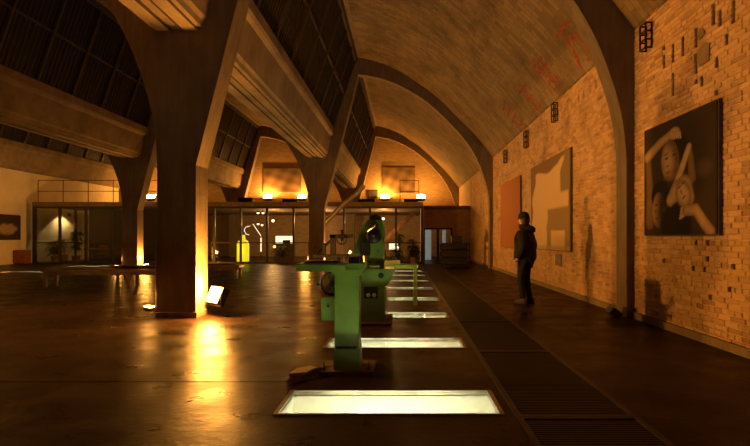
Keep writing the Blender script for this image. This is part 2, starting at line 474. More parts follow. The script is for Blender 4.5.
# ------------------------------------------------------------------ concrete frames: columns, arch ribs, valley beams
def col_poly(c):
    P = [(c+.31, 0), (c+.31, 2.45), (c+1.9, 8.72), (c+1.35, 8.72), (c+.74, 5.9), (c-.70, 5.9)]
    k5 = [i for i, p in enumerate(SC) if p.y <= 5.34]
    m = k5[-1]
    P.append((c-.31-.62, 5.62))
    for i in reversed(k5): P.append((c-.31+SC[i].x, SC[i].y))
    P.append((c-.31, 0))
    return P, m
ROWN = ['right row', 'middle row', 'left row']
FN = ['behind the viewer', 'nearest the viewer', 'middle of the hall', 'by the end wall']
COLLAB = {(0,1): 'massive brown concrete Y column in the foreground left of the machines', (0,2): 'concrete Y column in mid hall behind the green machines', (0,3): 'far concrete Y column standing behind the glass front', (1,2): 'concrete Y column farther left between two base lamps, beside the glass room', (1,3): 'far left concrete Y column at the end wall, second bay'}
for r, c in enumerate(ROWC):
    for f, y in enumerate(FY):
        if r == 2 and f < 2: continue
        if r == 1 and f == 0: continue
        P, m = col_poly(c)
        t = thing('concrete_column', COLLAB.get((r, f), 'concrete Y column of the %s, %s' % (ROWN[r], FN[f])), 'column', (0, 0, 0), 0, 'concrete Y columns of the hall')
        obj('shaft', prism_y(B(), P, y, y+FT), 'concrete', t, bevel=.025)
        if f in (1, 2):
            obj('conduit', tb([(c-.345, y+.06, .0), (c-.345, y+.06, 1.05)], .018, 8), 'dark_steel', t)
            obj('plinth', bx(c-.33, c+.33, y-.02, y+FT+.02, 0, .09), 'concrete', t, bevel=.012)
for r in range(3):
    xo = BX[r]
    if r == 0: rows = 0
    for f, y in enumerate(FY):
        if r == 2 and f < 2: continue
        if r == 1 and f == 0: continue
        bm = B()
        if r == 0:
            inn = [(xo+p.x, p.y) for p in SC]
            out = [(min(xo+p.x, XW+.015), p.y) for p in OC]
            pts = [(xo, 0)] + inn + [q for q in out[::-1]] + [(XW+.015, 2.6), (XW+.015, 0)]
            prism_y(bm, pts, y+.02, y+FT-.08)
        else:
            m = col_poly(0)[1]
            inn = [(xo+p.x, p.y) for p in SC[m:]]+[(xo-5.9, 8.1)]
            out = [(xo+p.x, p.y) for p in OC if p.y > 5.55]
            pts = inn+out[::-1]
            prism_y(bm, pts, y+.03, y+FT-.03)
        o = obj('concrete_arch', bm, 'concrete', bevel=.02)
        tag(o, 'curved concrete arch rib over the %s, %s' % (['right aisle', 'middle aisle', 'left aisle'][r], FN[f]), 'arch', 'concrete arch ribs')
def beam_poly(c):
    R = [(.06, 4.62), (.06, 4.66), (.12, 4.66), (.12, 4.60), (.33, 4.60), (.33, 4.65), (.41, 4.65), (.43, 4.74), (.48, 4.80), (.60, 5.50), (.68, 5.55), (.72, 5.62), (.72, 5.87)]
    L = [(-x, z) for x, z in R[::-1]]
    return [(c+x, z) for x, z in R+L]
segs = [(YB, FY[0]), (FY[0]+FT, FY[1]), (FY[1]+FT, FY[2]), (FY[2]+FT, FY[3]), (FY[3]+FT, YE)]
SN = ['behind the viewer', 'ending on the foreground column', 'running from the foreground column to mid hall', 'running from mid hall to the end wall frame', 'last stretch at the end wall']
for r, c in enumerate(ROWC):
    for k, (a, b) in enumerate(segs):
        if k == 0 and r: continue
        o = obj('gutter_beam', prism_y(B(), beam_poly(c), a-.01, b+.01), 'beam_concrete')
        tag(o, 'stepped concrete gutter beam over the %s, %s' % (ROWN[r], SN[k]), 'beam', 'stepped gutter beams')

# ------------------------------------------------------------------ sloped clerestory windows
wn = 0
for r, c in enumerate(ROWC):
    for k, (a, b) in enumerate(segs):
        if k in (0, 4): continue
        if k == 1 and r == 2: continue
        wn += 1
        p0 = Vector((c+.62, 0, 5.86)); p1 = Vector((c+1.62, 0, 8.74))
        d = (p1-p0); L = d.length; d.normalize(); nrm = Vector((d.z, 0, -d.x))   # towards the room
        def quad(bm, y0, y1, s0, s1, t0, t1):
            vs = []
            for s, t in ((s0, t0), (s1, t0), (s1, t1), (s0, t1)):
                for y in (y0, y1):
                    p = p0+d*s+nrm*t; vs.append(bm.verts.new((p.x, y, p.z)))
            for f in ((0,2,3,1),(2,4,5,3),(4,6,7,5),(6,0,1,7),(0,6,4,2),(1,3,5,7)): bm.faces.new([vs[i] for i in f])
            return bm
        n = 8; pw = (b-a)/n
        root = obj('window_%d' % wn, quad(quad(B(), a, b, -.06, .06, -.05, .06), a, b, L-.12, L+.02, -.08, .10), 'glazing_bar')
        tag(root, 'sloped clerestory window of the %s, %s' % (ROWN[r], SN[k]), kind='structure')
        for i in range(n+1):
            y = a+i*pw; y0, y1 = max(a, y-.045), min(b, y+.045)
            obj('mullion', quad(B(), y0, y1, .06, L-.12, -.05, .07), 'glazing_bar', root)
        for i in range(n):
            for s0, s1 in ((.06, L*.5-.03), (L*.5+.03, L-.12)):
                obj('pane', quad(B(), a+i*pw+.045, a+(i+1)*pw-.045, s0, s1, -.03, -.01), 'glazing_dark', root)
        bm = B(); quad(bm, a, b, L*.5-.035, L*.5+.035, -.04, .04)
        for i in range(n):
            for q in range(1, 9):
                y = a+i*pw+q*pw/9; quad(bm, y-.012, y+.012, .06, L-.12, -.02, .015)
        tag(obj('glazing_bars', bm, 'glazing_bar', root), kind='stuff')
for r, c in enumerate(ROWC):
    tag(obj('trim_%d' % (r+1), bx(c+1.3, c+1.9, YB, YE, 8.76, 9.2), 'concrete'), 'ridge beam along the vault edge', kind='structure')

# ------------------------------------------------------------------ slogan painted on the vault
def vault_pt(xo, arc):
    acc = 0; pts = [Vector((min(p.x+xo, XW), p.y)) for p in OC if p.y >= 4.5]
    for a, b in zip(pts, pts[1:]):
        l = (b-a).length
        if acc+l >= arc:
            t = (arc-acc)/l; p = a.lerp(b, t); d = (b-a).normalized(); return p, Vector((-d.y, d.x))
        acc += l
    return pts[-1], Vector((0, -1))
def glyph(ch, y0, size, arc0, rot=0):
    cu = bpy.data.curves.new('slogan', 'FONT'); cu.body = ch; cu.size = 1.0; cu.resolution_u = 2
    to = bpy.data.objects.new('tmp', cu); C.objects.link(to)
    dg = bpy.context.evaluated_depsgraph_get()
    me = bpy.data.meshes.new_from_object(to.evaluated_get(dg))
    bpy.data.objects.remove(to)
    bm = B(); bm.from_mesh(me)
    if not bm.verts: bm.free(); return None
    for k in range(1, 16):
        bmesh.ops.bisect_plane(bm, geom=bm.verts[:]+bm.edges[:]+bm.faces[:], plane_co=(0, -.2+k*.08, 0), plane_no=(0, 1, 0))
    for v in bm.verts:
        u, s = v.co.x, v.co.y+.1
        p, n = vault_pt(BX[0], arc0+s*size)
        if n.y > 0: n = -n
        q = p+n*.012
        v.co = (q.x, y0-u*size*.95, q.y)
    o = obj('slogan_character', bm, 'red_paint')
    return o
for ch, px, py in (('毛', 520, 0), ('主', 537, 0), ('席', 556, 0), ('万', 584, 0), ('岁', 655, 0)):
    y = wy(px)
    o = glyph(ch, y, 1.05 if px < 640 else .9, .12)
    if o: tag(o, 'faded red painted character on the vault, %s' % {'毛': 'farthest of the slogan', '主': 'second from the far end', '席': 'third from the far end', '万': 'just beyond the near arch', '岁': 'on the near side of the near arch'}[ch], 'lettering', 'red slogan on the vault')

# ------------------------------------------------------------------ floor light wells
def well(x0, x1, y0, y1, label, big=True):
    t = thing('floor_light', label, 'floor light', ((x0+x1)/2, (y0+y1)/2, 0), 0, 'glazed light wells in the floor')
    hx, hy = (x1-x0)/2, (y1-y0)/2; D = .42
    bm = B()
    box(bm, -hx, hx, -hy, hy, -D-.03, -D)
    for a in ((-hx, -hx+.02, -hy, hy), (hx-.02, hx, -hy, hy), (-hx, hx, -hy, -hy+.02), (-hx, hx, hy-.02, hy)): box(bm, *a, -D, -.03)
    obj('pit', bm, 'white_paint', t)
    bm = B()
    for a in ((-hx, -hx+.035, -hy, hy), (hx-.035, hx, -hy, hy), (-hx+.035, hx-.035, -hy, -hy+.02), (-hx+.035, hx-.035, hy-.02, hy)): box(bm, *a, -.04, .006)
    obj('frame', bm, 'steel', t)
    obj('glass_pane', bx(-hx+.035, hx-.035, -hy+.02, hy-.02, -.022, -.006), 'well_glass', t)
    obj('lamp_tube', tb([(-hx+.25, -hy+.09, -.33), (hx-.25, -hy+.09, -.33)], .02, 8), 'tube', t)
    for s in (-1, 1): obj('lamp_holder', bx(s*(hx-.15)-.06, s*(hx-.15)+.06, -hy+.03, -hy+.15, -D, -.27), 'white_paint', t)
for i, (a, b) in enumerate(WELLS):
    well(WX0, WX1, a, b, 'glowing white glazed light well, %s from the viewer along the machine row' % ORD(i))
for i, h in enumerate(LW):
    well(*h, 'glowing floor light strip far left, %s' % ['behind the low bench', 'in front of the glass room'][i])

# ------------------------------------------------------------------ iron floor grating
ng = 11; pl = (GY1-GY0)/ng
for i in range(ng):
    a = GY0+i*pl; b = a+pl
    t = thing('floor_grate', 'dark iron floor grating panel, %s from the viewer' % ORD(i), 'grate', ((GX0+GX1)/2, a, 0), 0, 'grating panels beside the light wells')
    h = (GX1-GX0)/2
    bm = B()
    for q in ((-h, -h+.045, .004, pl-.004), (h-.045, h, .004, pl-.004), (-h+.045, h-.045, .004, .034), (-h+.045, h-.045, pl-.034, pl-.004)): box(bm, *q, -.04, .008)
    obj('frame', bm, 'grate_iron', t)
    bm = B(); y = .05
    while y < pl-.05:
        box(bm, -h+.045, h-.045, y, y+.018, -.03, .003); y += .038
    for x in (-.15, .15): box(bm, x-.01, x+.01, .034, pl-.034, -.045, -.03)
    tag(obj('grate_bars', bm, 'grate_iron', t), kind='stuff')
tag(obj('trim_4', bx(GX0, GX1, GY0, GY1, -.5, -.45), 'joint'), 'dark channel under the grating', kind='structure')

# ------------------------------------------------------------------ floodlights
def flood(name_label, loc, power, size=.26, tilt=0.5, facing=0, r=.09, lit=True, off=(0, 0, .22), beam=0, aim=None, stand=0):
    if stand: loc = (loc[0], loc[1], loc[2]+stand)
    t = thing('floodlight', name_label, 'lamp', loc, facing, 'warm floodlights')
    if stand:
        obj('stand_pole', tb([(0, 0, -stand), (0, 0, .02)], .025, 8), 'dark_steel', t)
        obj('stand_foot', bx(-.2, .2, -.2, .2, -stand, -stand+.03), 'dark_steel', t)
    s = size
    # body is a box tilted back; glass on its top/front face
    M = Matrix.Rotation(-tilt, 4, 'Y')
    def tr(bm):
        bmesh.ops.transform(bm, matrix=Matrix.Translation((0, 0, s*.55)) @ M, verts=bm.verts); return bm
    obj('housing', tr(prism_x(B(), [(-s*.6, 0), (s*.6, 0), (s*.45, -s*.45), (-s*.45, -s*.45)], -s*.42, s*.42)), 'lamp_body', t, bevel=.008)
    obj('glass', tr(bx(-s*.38, s*.38, -s*.55, s*.55, .001, .012)), 'lamp_hot' if lit else 'dark_steel', t)
    bm = B()
    tube(bm, [(0, -s*.66, s*.5), (0, -s*.66, .015), (0, s*.66, .015), (0, s*.66, s*.5)], .012, 6)
    obj('bracket', bm, 'dark_steel', t)
    if lit: point('floodlight_glow', off, power, r=r, parent=t)
    if beam:
        l = bpy.data.lights.new('floodlight_beam', 'SPOT'); l.energy = beam; l.color = WARM; l.shadow_soft_size = r
        l.spot_size = math.radians(150); l.spot_blend = 1
        o = bpy.data.objects.new('floodlight_beam', l); C.objects.link(o); o.parent = t; o.location = off
        o.rotation_euler = (Matrix.Rotation(-facing, 3, 'Z') @ Vector(aim)).to_track_quat('-Z', 'Y').to_euler()
    return t
cA, cB = ROWC[0], ROWC[1]
flood('large glowing floodlight at the right foot of the foreground column', (cA+.52, FY[1]+.24, .16), 400, .34, 1.15, .80, off=(-.10, -.06, .34), beam=700, aim=(.60, -.05, .8))
flood('small lit floodlight at the left foot of the foreground column', (cA-.46, FY[1]+.05, .10), 12, .13, -.2, 0, off=(-.02, 0, .25))
flood('lit floodlight at the right foot of the mid hall column', (cA+.52, FY[2]+.25, 0), 110, .26, .3, 0, off=(0, 0, .45), beam=1100, aim=(.7, -.15, .6))
flood('lit floodlight at the left foot of the mid hall column', (cA-.52, FY[2]+.25, 0), 160, .22, -.3, 0, off=(0, 0, .4))
flood('lit floodlight at the right foot of the column by the glass room', (cB+.50, FY[2]+.25, 0), 260, .26, .3, 0, off=(0, 0, .45))
flood('small bright floodlight at the left foot of the column by the glass room', (cB-.52, FY[2]+.05, 0), 60, .2, -.2, 0, off=(0, 0, .4), beam=900, aim=(-.9, -.12, .42))
flood('lit floodlight at the column behind the viewer', (cA+.58, FY[0]+.28, 0), 30, .36, .25, 0, off=(0, 0, .55))
flood('lit floodlight at the foot of the near middle row column', (cB+.58, FY[1]+.28, 0), 60, .36, .25, 0, off=(0, 0, .55))
wl = flood('floodlight clamped high on the near middle row column, aimed at the brick wall', (cB+.66, FY[1]+.1, 3.75), 2, .36, -1.35, 0, off=(.28, 0, .25), beam=3000, aim=(1, .02, .12))
obj('clamp', bx(-.36, .02, -.05, .05, .1, .2), 'dark_steel', wl)
flood('small black unlit floodlight at the foot of the near wall rib', (XW-.30, FY[1]+.05, 0), 0, .22, -.6, 0, lit=False)

# ------------------------------------------------------------------ mezzanine, glass fronts
MZ0, MZ1, GY = 2.86, 3.08, 26.0
tag(obj('mezzanine', prism_z(B(), [(-18.55, GY-.06), (.95, GY-.06), (.95, 29.0), (XW, 29.0), (XW, YE), (-18.55, YE)], MZ0, MZ1), 'mezz'), 'brown mezzanine floor slab above the glass fronts', 'mezzanine')
def glass_front(x0, x1, n, label, y=GY, door=None):
    t = thing('glass_partition', label, 'glass wall', (x0, y, 0))
    wdt = (x1-x0)/n
    for i in range(n+1):
        obj('post', bx(i*wdt-.05, i*wdt+.05, -.05, .05, 0, MZ0), 'dark_steel', t)
    for i in range(n):
        a, b = i*wdt+.05, (i+1)*wdt-.05
        obj('rail', bx(a, b, -.03, .03, 0, .09), 'dark_steel', t)
        obj('rail', bx(a, b, -.03, .03, 1.02, 1.07), 'dark_steel', t)
        obj('rail', bx(a, b, -.03, .03, MZ0-.1, MZ0), 'dark_steel', t)
        obj('pane', bx(a, b, -.008, .008, .09, 1.02), 'clear_glass', t)
        obj('pane', bx(a, b, -.008, .008, 1.07, MZ0-.1), 'clear_glass', t)
    return t
glass_front(-18.5, -12.0, 5, 'dark framed glass front of the cafe room at far left')
glass_front(-10.8, -4.2, 5, 'dark framed glass front between the two far columns, with yellow light')
glass_front(-3.0, .90, 3, 'dark framed glass front behind the green machines')
tag(obj('wall_corridor', bx(.9, 1.0, GY, 29.1, 0, MZ0), 'far_brick'), kind='structure')
# side glass of cafe box
t = thing('glass_partition', 'side glass panel of the cafe room at far left', 'glass wall', (-18.5, GY, 0))
for k in range(3):
    obj('post', bx(-.05, .05, .05+k*3.2, .15+k*3.2, 0, MZ0), 'dark_steel', t)
for k in range(2): obj('pane', bx(-.008, .008, .15+k*3.2, .05+(k+1)*3.2, .02, MZ0), 'clear_glass', t)
# wall with door beside the glass front
bm = B(); D0, D1, DH = 1.10, 2.68, 1.84
box(bm, 1.0, D0, 29.0, 29.2, 0, MZ0); box(bm, D1, XW, 29.0, 29.2, 0, MZ0); box(bm, D0, D1, 29.0, 29.2, DH, MZ0)
tag(obj('wall_mezzanine', bm, 'far_brick'), 'brick wall under the mezzanine with a glazed door', kind='structure')
door = tag(obj('door_1', bx(D0, D0+.07, 28.95, 29.15, 0, DH), 'black_metal'), 'dark framed glazed double door with bluish light', kind='structure')
for a, b in ((D1-.07, D1), ((D0+D1)/2-.06, (D0+D1)/2+.06)): obj('door_post', bx(a, b, 28.96, 29.14, 0, DH), 'black_metal', door)
obj('door_head', bx(D0+.07, D1-.07, 28.95, 29.15, DH-.08, DH), 'black_metal', door)
for a, b in ((D0+.07, (D0+D1)/2-.06), ((D0+D1)/2+.06, D1-.07)):
    obj('door_glass', bx(a, b, 29.04, 29.06, 0, DH-.08), 'clear_glass', door)
    obj('door_handle', tb([(b-.08, 28.98, .8), (b-.08, 28.98, 1.15)], .015, 6), 'steel', door)
# lit leaf seen through the door
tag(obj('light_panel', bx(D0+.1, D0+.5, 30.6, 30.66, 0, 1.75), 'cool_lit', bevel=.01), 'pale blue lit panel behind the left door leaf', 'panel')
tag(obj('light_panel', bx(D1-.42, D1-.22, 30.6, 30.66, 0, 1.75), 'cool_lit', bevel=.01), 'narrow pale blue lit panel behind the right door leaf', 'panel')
# railings
def railing(x0, x1, y, label, step=1.1):
    t = thing('railing', label, 'railing', (x0, y, MZ1))
    L = x1-x0; n = max(1, round(L/step))
    for i in range(n+1): obj('post', tb([(i*L/n, 0, 0), (i*L/n, 0, 1.1)], .02, 6), 'dark_steel', t)
    for z in (.55, 1.1): obj('rail', tb([(0, 0, z), (L, 0, z)], .018, 6), 'dark_steel', t)
railing(-18.4, -12.1, GY+.15, 'thin metal railing on the mezzanine above the cafe room', 1.15)
railing(-.2, .75, GY+.2, 'short metal railing on the mezzanine above the machine row', .95)
# mezzanine floodlights in front of the end wall
for (px, lab, p) in ((268, 'bright floodlight on the mezzanine under the middle vault end wall', 420), (385, 'bright floodlight on the mezzanine left of the dark picture, right vault', 420), (421, 'floodlight on the mezzanine right of the short railing', 420), (302, 'floodlight on the mezzanine beside the mid hall column', 200), (151, 'floodlight on the mezzanine above the benches, left aisle', 320)):
    yy = 34.55 if px in (421, 151) else 35.75
    flood(lab, ((px-404)*yy/FPX, yy, MZ1), p, .5, .8, PI/2, off=(0, 0, .45), r=.08, stand=.78 if yy > 35 else .68)
# dark boxes on the mezzanine edge
for (px0, px1, ph, lab) in ((238, 252, .5, 'black speaker box left of the mezzanine lamp, middle bay'), (282, 297, .42, 'black speaker box right of the mezzanine lamp, middle bay'), (358, 375, .42, 'black box left of the mezzanine lamp, right bay'), (404, 418, .42, 'black box behind the short railing, right bay')):
    yy = 29.5; x0 = (px0-404)*yy/FPX; x1 = (px1-404)*yy/FPX
    t = thing('speaker_box', lab, 'speaker', (x0, yy, MZ1), 0, 'black boxes on the mezzanine')
    wv = x1-x0
    obj('cabinet', bx(0, wv, 0, .5, 0, ph), 'box_dark', t, bevel=.02)
    obj('grille', bx(.05, wv-.05, -.012, 0, .05, ph-.05), 'black_metal', t)
# pictures on the end wall
def plain_picture(name, x0, x1, z0, z1, y, label, fn, cat='picture', res=24):
    t = thing(name, label, cat, ((x0+x1)/2, y, z0), 0)
    hw = (x1-x0)/2; H = z1-z0
    obj('frame', bx(-hw, hw, .012, .07, 0, H), 'canvas_back', t)
    print_grid('print', t, lambda u, v: (-hw+.02+u*(2*hw-.04), 0, .02+v*(H-.04)), fn, res, res)
    return t
def print_grid(name, parent, pos, fn, nu, nv):
    vs = [pos(i/nu, j/nv) for j in range(nv+1) for i in range(nu+1)]
    back = [Vector(p) for p in vs]
    fs = [(j*(nu+1)+i, j*(nu+1)+i+1, (j+1)*(nu+1)+i+1, (j+1)*(nu+1)+i) for j in range(nv) for i in range(nu)]
    me = bpy.data.meshes.new(name); me.from_pydata(vs, [], fs); me.materials.append(MATS['print'])
    ca = me.color_attributes.new('col', 'FLOAT_COLOR', 'POINT')
    k = 0
    for j in range(nv+1):
        for i in range(nu+1):
            ca.data[k].color = (*fn(i/nu, j/nv), 1); k += 1
    o = bpy.data.objects.new(name, me); C.objects.link(o); o.parent = parent
    so = o.modifiers.new('thick', 'SOLIDIFY'); so.thickness = .01; so.offset = 0
    return o
def lerp3(a, b, t): t = max(0, min(1, t)); return tuple(x+(y-x)*t for x, y in zip(a, b))
def sstep(a, b, x):
    t = max(0, min(1, (x-a)/(b-a))); return t*t*(3-2*t)
def far_pic(u, v):
    n = math.sin(u*13+v*4)*math.sin(v*11-u*5)
    return lerp3((.10, .065, .035), (.24, .16, .085), .5+.5*n)
yy = YE-.1
for px0, px1, py0, py1, lab in ((382, 415, 167, 193, 'large dark picture on the end wall, right aisle'), (263, 301, 168, 192, 'large dark picture on the end wall, middle aisle')):
    s = FPX/yy
    plain_picture('wall_picture', (px0-404)/s, (px1-404)/s, 1.28+(238-py1)/s, 1.28+(238-py0)/s, yy, lab, far_pic)
t = thing('wall_monitor', 'small dark square board on the end wall left of the right bay lamp', 'board', ((373-404)*yy/FPX, yy, 4.1))
obj('screen', bx(-.3, .3, 0, .06, 0, .5), 'box_dark', t, bevel=.01); obj('bezel', bx(-.33, .33, .03, .08, -.03, .53), 'dark_steel', t)
# zig-zag duct beside far column
P = [(-1.95, 25.2, 3.85), (-2.2, 25.2, 3.5), (-2.95, 25.2, 2.9), (-3.75, 25.2, 2.1), (-3.98, 25.2, 1.8), (-4.0, 25.2, .0)]
t = thing('duct', 'pale round metal duct bending down beside the mid hall column', 'duct', (0, 0, 0))
obj('pipe', tb(P, .11, 12), 'duct_metal', t, smooth=True)
for q in (1, 3): obj('collar', tb([Vector(P[q])+(Vector(P[q+1])-Vector(P[q]))*.05, Vector(P[q])+(Vector(P[q+1])-Vector(P[q]))*.16], .13, 12), 'duct_metal', t)

# ------------------------------------------------------------------ inside the glass rooms
IN = 28.0
def pxat(px, py, y): s = FPX/y; return (px-404)/s, 1.28+(238-py)/s
# yellow glowing cabinet
x0, _ = pxat(237, 0, 26.9); x1, _ = pxat(249, 0, 26.9)
t = thing('glowing_column', 'bright yellow glowing bottle shaped column behind the middle glass front', 'lamp', ((x0+x1)/2, 26.9, 0))
hw = (x1-x0)/2
obj('body', lathe(B(), [(hw*.95, .06), (hw, .15), (hw, .95), (hw*.85, 1.1), (hw*.4, 1.2), (hw*.33, 1.42), (hw*.2, 1.44)], seg=16), 'yellow_lit', t, smooth=True)
obj('base', lathe(B(), [(hw*1.05, 0), (hw*1.05, .06), (hw*.9, .08)], seg=16), 'dark_steel', t)
point('yellow_glow', (0, -.5, .7), 6, (1, .85, .1), .2, t)
# reception counter with white lit boxes
x0, _ = pxat(274, 0, 28.2); x1, _ = pxat(293, 0, 28.2)
t = thing('counter', 'small reception counter behind the middle glass front', 'counter', (x0, 28.2, 0))
wv = x1-x0
obj('body', bx(0, wv, 0, .6, 0, .92), 'wood', t, bevel=.02); obj('top', bx(-.05, wv+.05, -.05, .65, .92, .97), 'wood', t)
t = thing('display_case', 'white lit display case on the reception counter', 'display case', (x0, 28.25, .97))
obj('back', bx(0, wv*.9, .3, .34, 0, .42), 'white_lit', t); obj('box', bx(wv*.45, wv*.8, .0, .25, 0, .2), 'box_dark', t, bevel=.01); obj('bottom', bx(0, wv*.9, 0, .3, -.0, .015), 'white_paint', t)
# pendant lamps
for px, py, yy, lab in ((258, 213, 28, 'left pendant lamp over the counter'), (263, 213, 29, 'right pendant lamp over the counter'), (258, 224, 30, 'low pendant lamp behind the neon line'), (262, 225, 31, 'deep low pendant lamp behind the glass')):
    x, z = pxat(px, py, yy)
    t = thing('pendant_lamp', lab, 'lamp', (x, yy, z), 0, 'pendant lamps behind the glass')
    obj('shade', lathe(B(), [(.09, .02), (.06, .1), (.02, .14)], seg=12), 'dark_steel', t); obj('bulb', lathe(B(), [(.02, -.05), (.06, -.02), (.06, .02), (.03, .04)], seg=12), 'small_lamp', t)
    obj('cable', tb([(0, 0, .13), (0, 0, MZ0-z)], .008, 6), 'black_metal', t)
# neon lines
for pts, lab in (([(250, 226), (246, 227), (244, 230), (246, 234), (249, 235)], 'curved white neon line behind the glass'), ([(253, 224), (257, 230), (261, 236)], 'slanting white neon line behind the glass')):
    P = []
    for px, py in pts:
        x, z = pxat(px, py, 27.5); P.append((x, 27.5, z))
    t = thing('neon_light', lab, 'neon light', (0, 0, 0), 0, 'neon lines behind the glass')
    obj('tube', tb(P, .016, 6), 'white_lit', t)
    obj('wire', tb([P[0], (P[0][0], 27.5, MZ0)], .006, 6), 'black_metal', t)
# glowing vertical strip
x, z = pxat(261, 0, 27.8)
t = thing('strip_lamp', 'thin glowing vertical strip lamp beside the yellow column', 'lamp', (x, 27.8, 0))
obj('tube', tb([(0, 0, .55), (0, 0, 1.3)], .03, 8), 'white_lit', t); obj('stand', lathe(B(), [(.15, 0), (.15, .03), (.02, .05), (.02, .55)], seg=12), 'dark_steel', t)
# white lit desk lamp in right room
x, z = pxat(394, 246, 28.2)
t = thing('desk_lamp', 'low white box lamp glowing among the plants, right glass front', 'lamp', (x, 28.2, 0))
obj('shade', bx(-.26, .26, -.15, .15, .66, .98), 'white_lit', t, bevel=.03); obj('table', bx(-.5, .5, -.3, .3, .56, .61), 'wood', t); obj('foot', bx(-.08, .08, -.08, .08, .61, .66), 'dark_steel', t)
for sx in (-.45, .45): obj('leg', bx(sx-.03, sx+.03, -.25, .25, 0, .56), 'wood', t)
# stair inside right room
t = thing('staircase', 'timber staircase rising behind the right glass front', 'stairs', (-2.3, 30.5, 0))
for i in range(11): obj('tread', bx(i*.26, i*.26+.3, 0, .9, i*.25+.1, i*.25+.15), 'wood', t)
for yv in (-.05, .9): obj('stringer', prism_y(B(), [(-.1, 0), (.2, 0), (3.0, 2.7), (2.75, 2.84)], yv, yv+.05), 'wood', t)
for x, z in ((-7.6, 2.3), (-1.2, 2.4), (-4.9, 2.5)):
    t = thing('ceiling_lamp', 'warm ceiling lamp under the mezzanine, %s' % {-7.6: 'middle glass room', -1.2: 'right glass room', -4.9: 'beside the mid hall column'}[x], 'lamp', (x, 30.2, z), 0, 'ceiling lamps under the mezzanine')
    obj('bulb', lathe(B(), [(.03, -.06), (.07, -.02), (.06, .04), (.03, .06)], seg=12), 'small_lamp', t)
    obj('cable', tb([(0, 0, .05), (0, 0, MZ0-z)], .01, 6), 'black_metal', t)
    point('ceiling_glow', (0, 0, -.2), 240, (1, .5, .16), .1, t)

# plants
def plant(loc, h, n, spread, label, mat='leaf', pot=True, lw=.05, seed=1):
    rnd = random.Random(seed)
    t = thing('potted_plant', label, 'plant', loc)
    pr = .2
    obj('pot', lathe(B(), [(pr*.7, 0), (pr, .3), (pr*1.1, .32), (pr*1.1, .36), (pr*.9, .36), (pr*.85, .30)], seg=16), 'terracotta', t)
    obj('stem', tb([(0, 0, .25), (.03, 0, h*.4), (0, .02, h*.75)], [.03, .025, .012], 7), 'wood', t)
    bm = B()
    for k in range(n):
        a = rnd.random()*2*PI; z0 = h*rnd.uniform(.35, .8); L = spread*rnd.uniform(.6, 1.1); up = rnd.uniform(.2, .9)
        pp = []
        for q in range(6):
            s = q/5; rr = L*s; zz = z0+up*L*s-.75*L*s*s
            pp.append(Vector((rr*math.cos(a), rr*math.sin(a), zz)))
        side = Vector((-math.sin(a), math.cos(a), 0))
        ws = [.25, .8, 1, .85, .5, .03]
        row = [(bm.verts.new(p-side*lw*wd), bm.verts.new(p+Vector((0, 0, .01))), bm.verts.new(p+side*lw*wd)) for p, wd in zip(pp, ws)]
        for r0, r1 in zip(row, row[1:]):
            bm.faces.new((r0[0], r0[1], r1[1], r1[0])); bm.faces.new((r0[1], r0[2], r1[2], r1[1]))
    o = obj('foliage', bm, mat, t); tag(o, kind='stuff')
    return t
for px, yy, h, n, sp, lab, mt, sd in ((399, 26.95, 1.9, 70, .42, 'tall palm behind the right glass front', 'leaf', 1), (412, 26.8, 1.5, 80, .36, 'bushy palm at the right end of the right glass front', 'leaf', 2), (414, 25.3, 1.05, 110, .45, 'dark leafy plant in front of the right glass front post', 'leaf_dark', 3), (396, 25.4, .9, 70, .36, 'dark low plant in front of the right glass front', 'leaf_dark', 4), (55, 26.8, 1.35, 150, .5, 'round dark bushy plant inside the cafe room', 'leaf_dark', 5), (76, 27.2, 2.0, 150, .46, 'tall dark plant in front of the lit wall of the cafe room', 'leaf_dark', 6), (64, 28.3, 1.6, 50, .3, 'slim green plant against the lit wall of the cafe room', 'leaf', 7), (282, 26.9, 1.0, 80, .6, 'dark plant in front of the reception counter', 'leaf_dark', 8)):
    x, _ = pxat(px, 0, yy); plant((x, yy, 0), h, n, sp, lab, mt, seed=sd)
# cafe room: up-light on the wall, tables
xw = pxat(62, 0, 29.0)[0]
tag(obj('shade_sheet', bx(-17.5, -12.1, 28.9, 29.0, 0, MZ0), 'box_dark'), 'added dark sheet standing in for shade in the right half of the cafe room', 'shade_sheet')  # added sheet, its dark colour stands in for the shade deep in the room
t = thing('wall_downlight', 'downlight throwing a scallop of light on the cream wall of the cafe room', 'lamp', (XL+.0, 29.0, 2.52))
obj('shade', lathe(B(), [(.10, -.08), (.07, .06), (.03, .1)], (.42, 0, .05), 'z', 14), 'black_metal', t); obj('bulb', lathe(B(), [(.02, -.05), (.05, -.02), (.04, .03)], (.42, 0, .05), 'z', 12), 'small_lamp', t)
obj('arm', tb([(-.01, 0, .2), (.3, 0, .22), (.42, 0, .14)], .015, 6), 'black_metal', t)
ul = bpy.data.lights.new('downlight_beam', 'SPOT'); ul.energy = 420; ul.color = (1, .70, .34); ul.spot_size = math.radians(125); ul.spot_blend = .2; ul.shadow_soft_size = .04
uo = bpy.data.objects.new('downlight_beam', ul); C.objects.link(uo); uo.parent = t; uo.location = (.42, 0, -.02); uo.rotation_euler = (0, math.radians(25), 0)
def cafe_table(x, y, label):
    t = thing('cafe_table', label, 'table', (x, y, 0))
    obj('top', lathe(B(), [(.38, .70), (.40, .72), (.40, .74), (.38, .75)], seg=20), 'wood', t); obj('stem', lathe(B(), [(.25, 0), (.25, .03), (.03, .06), (.03, .7)], seg=12), 'black_metal', t)
cafe_table(pxat(92, 0, 27)[0]+.1, 26.8, 'small round cafe table beside the tall dark plant')
cafe_table(pxat(112, 0, 27)[0], 27.2, 'small round cafe table behind the dark glass, near the column')
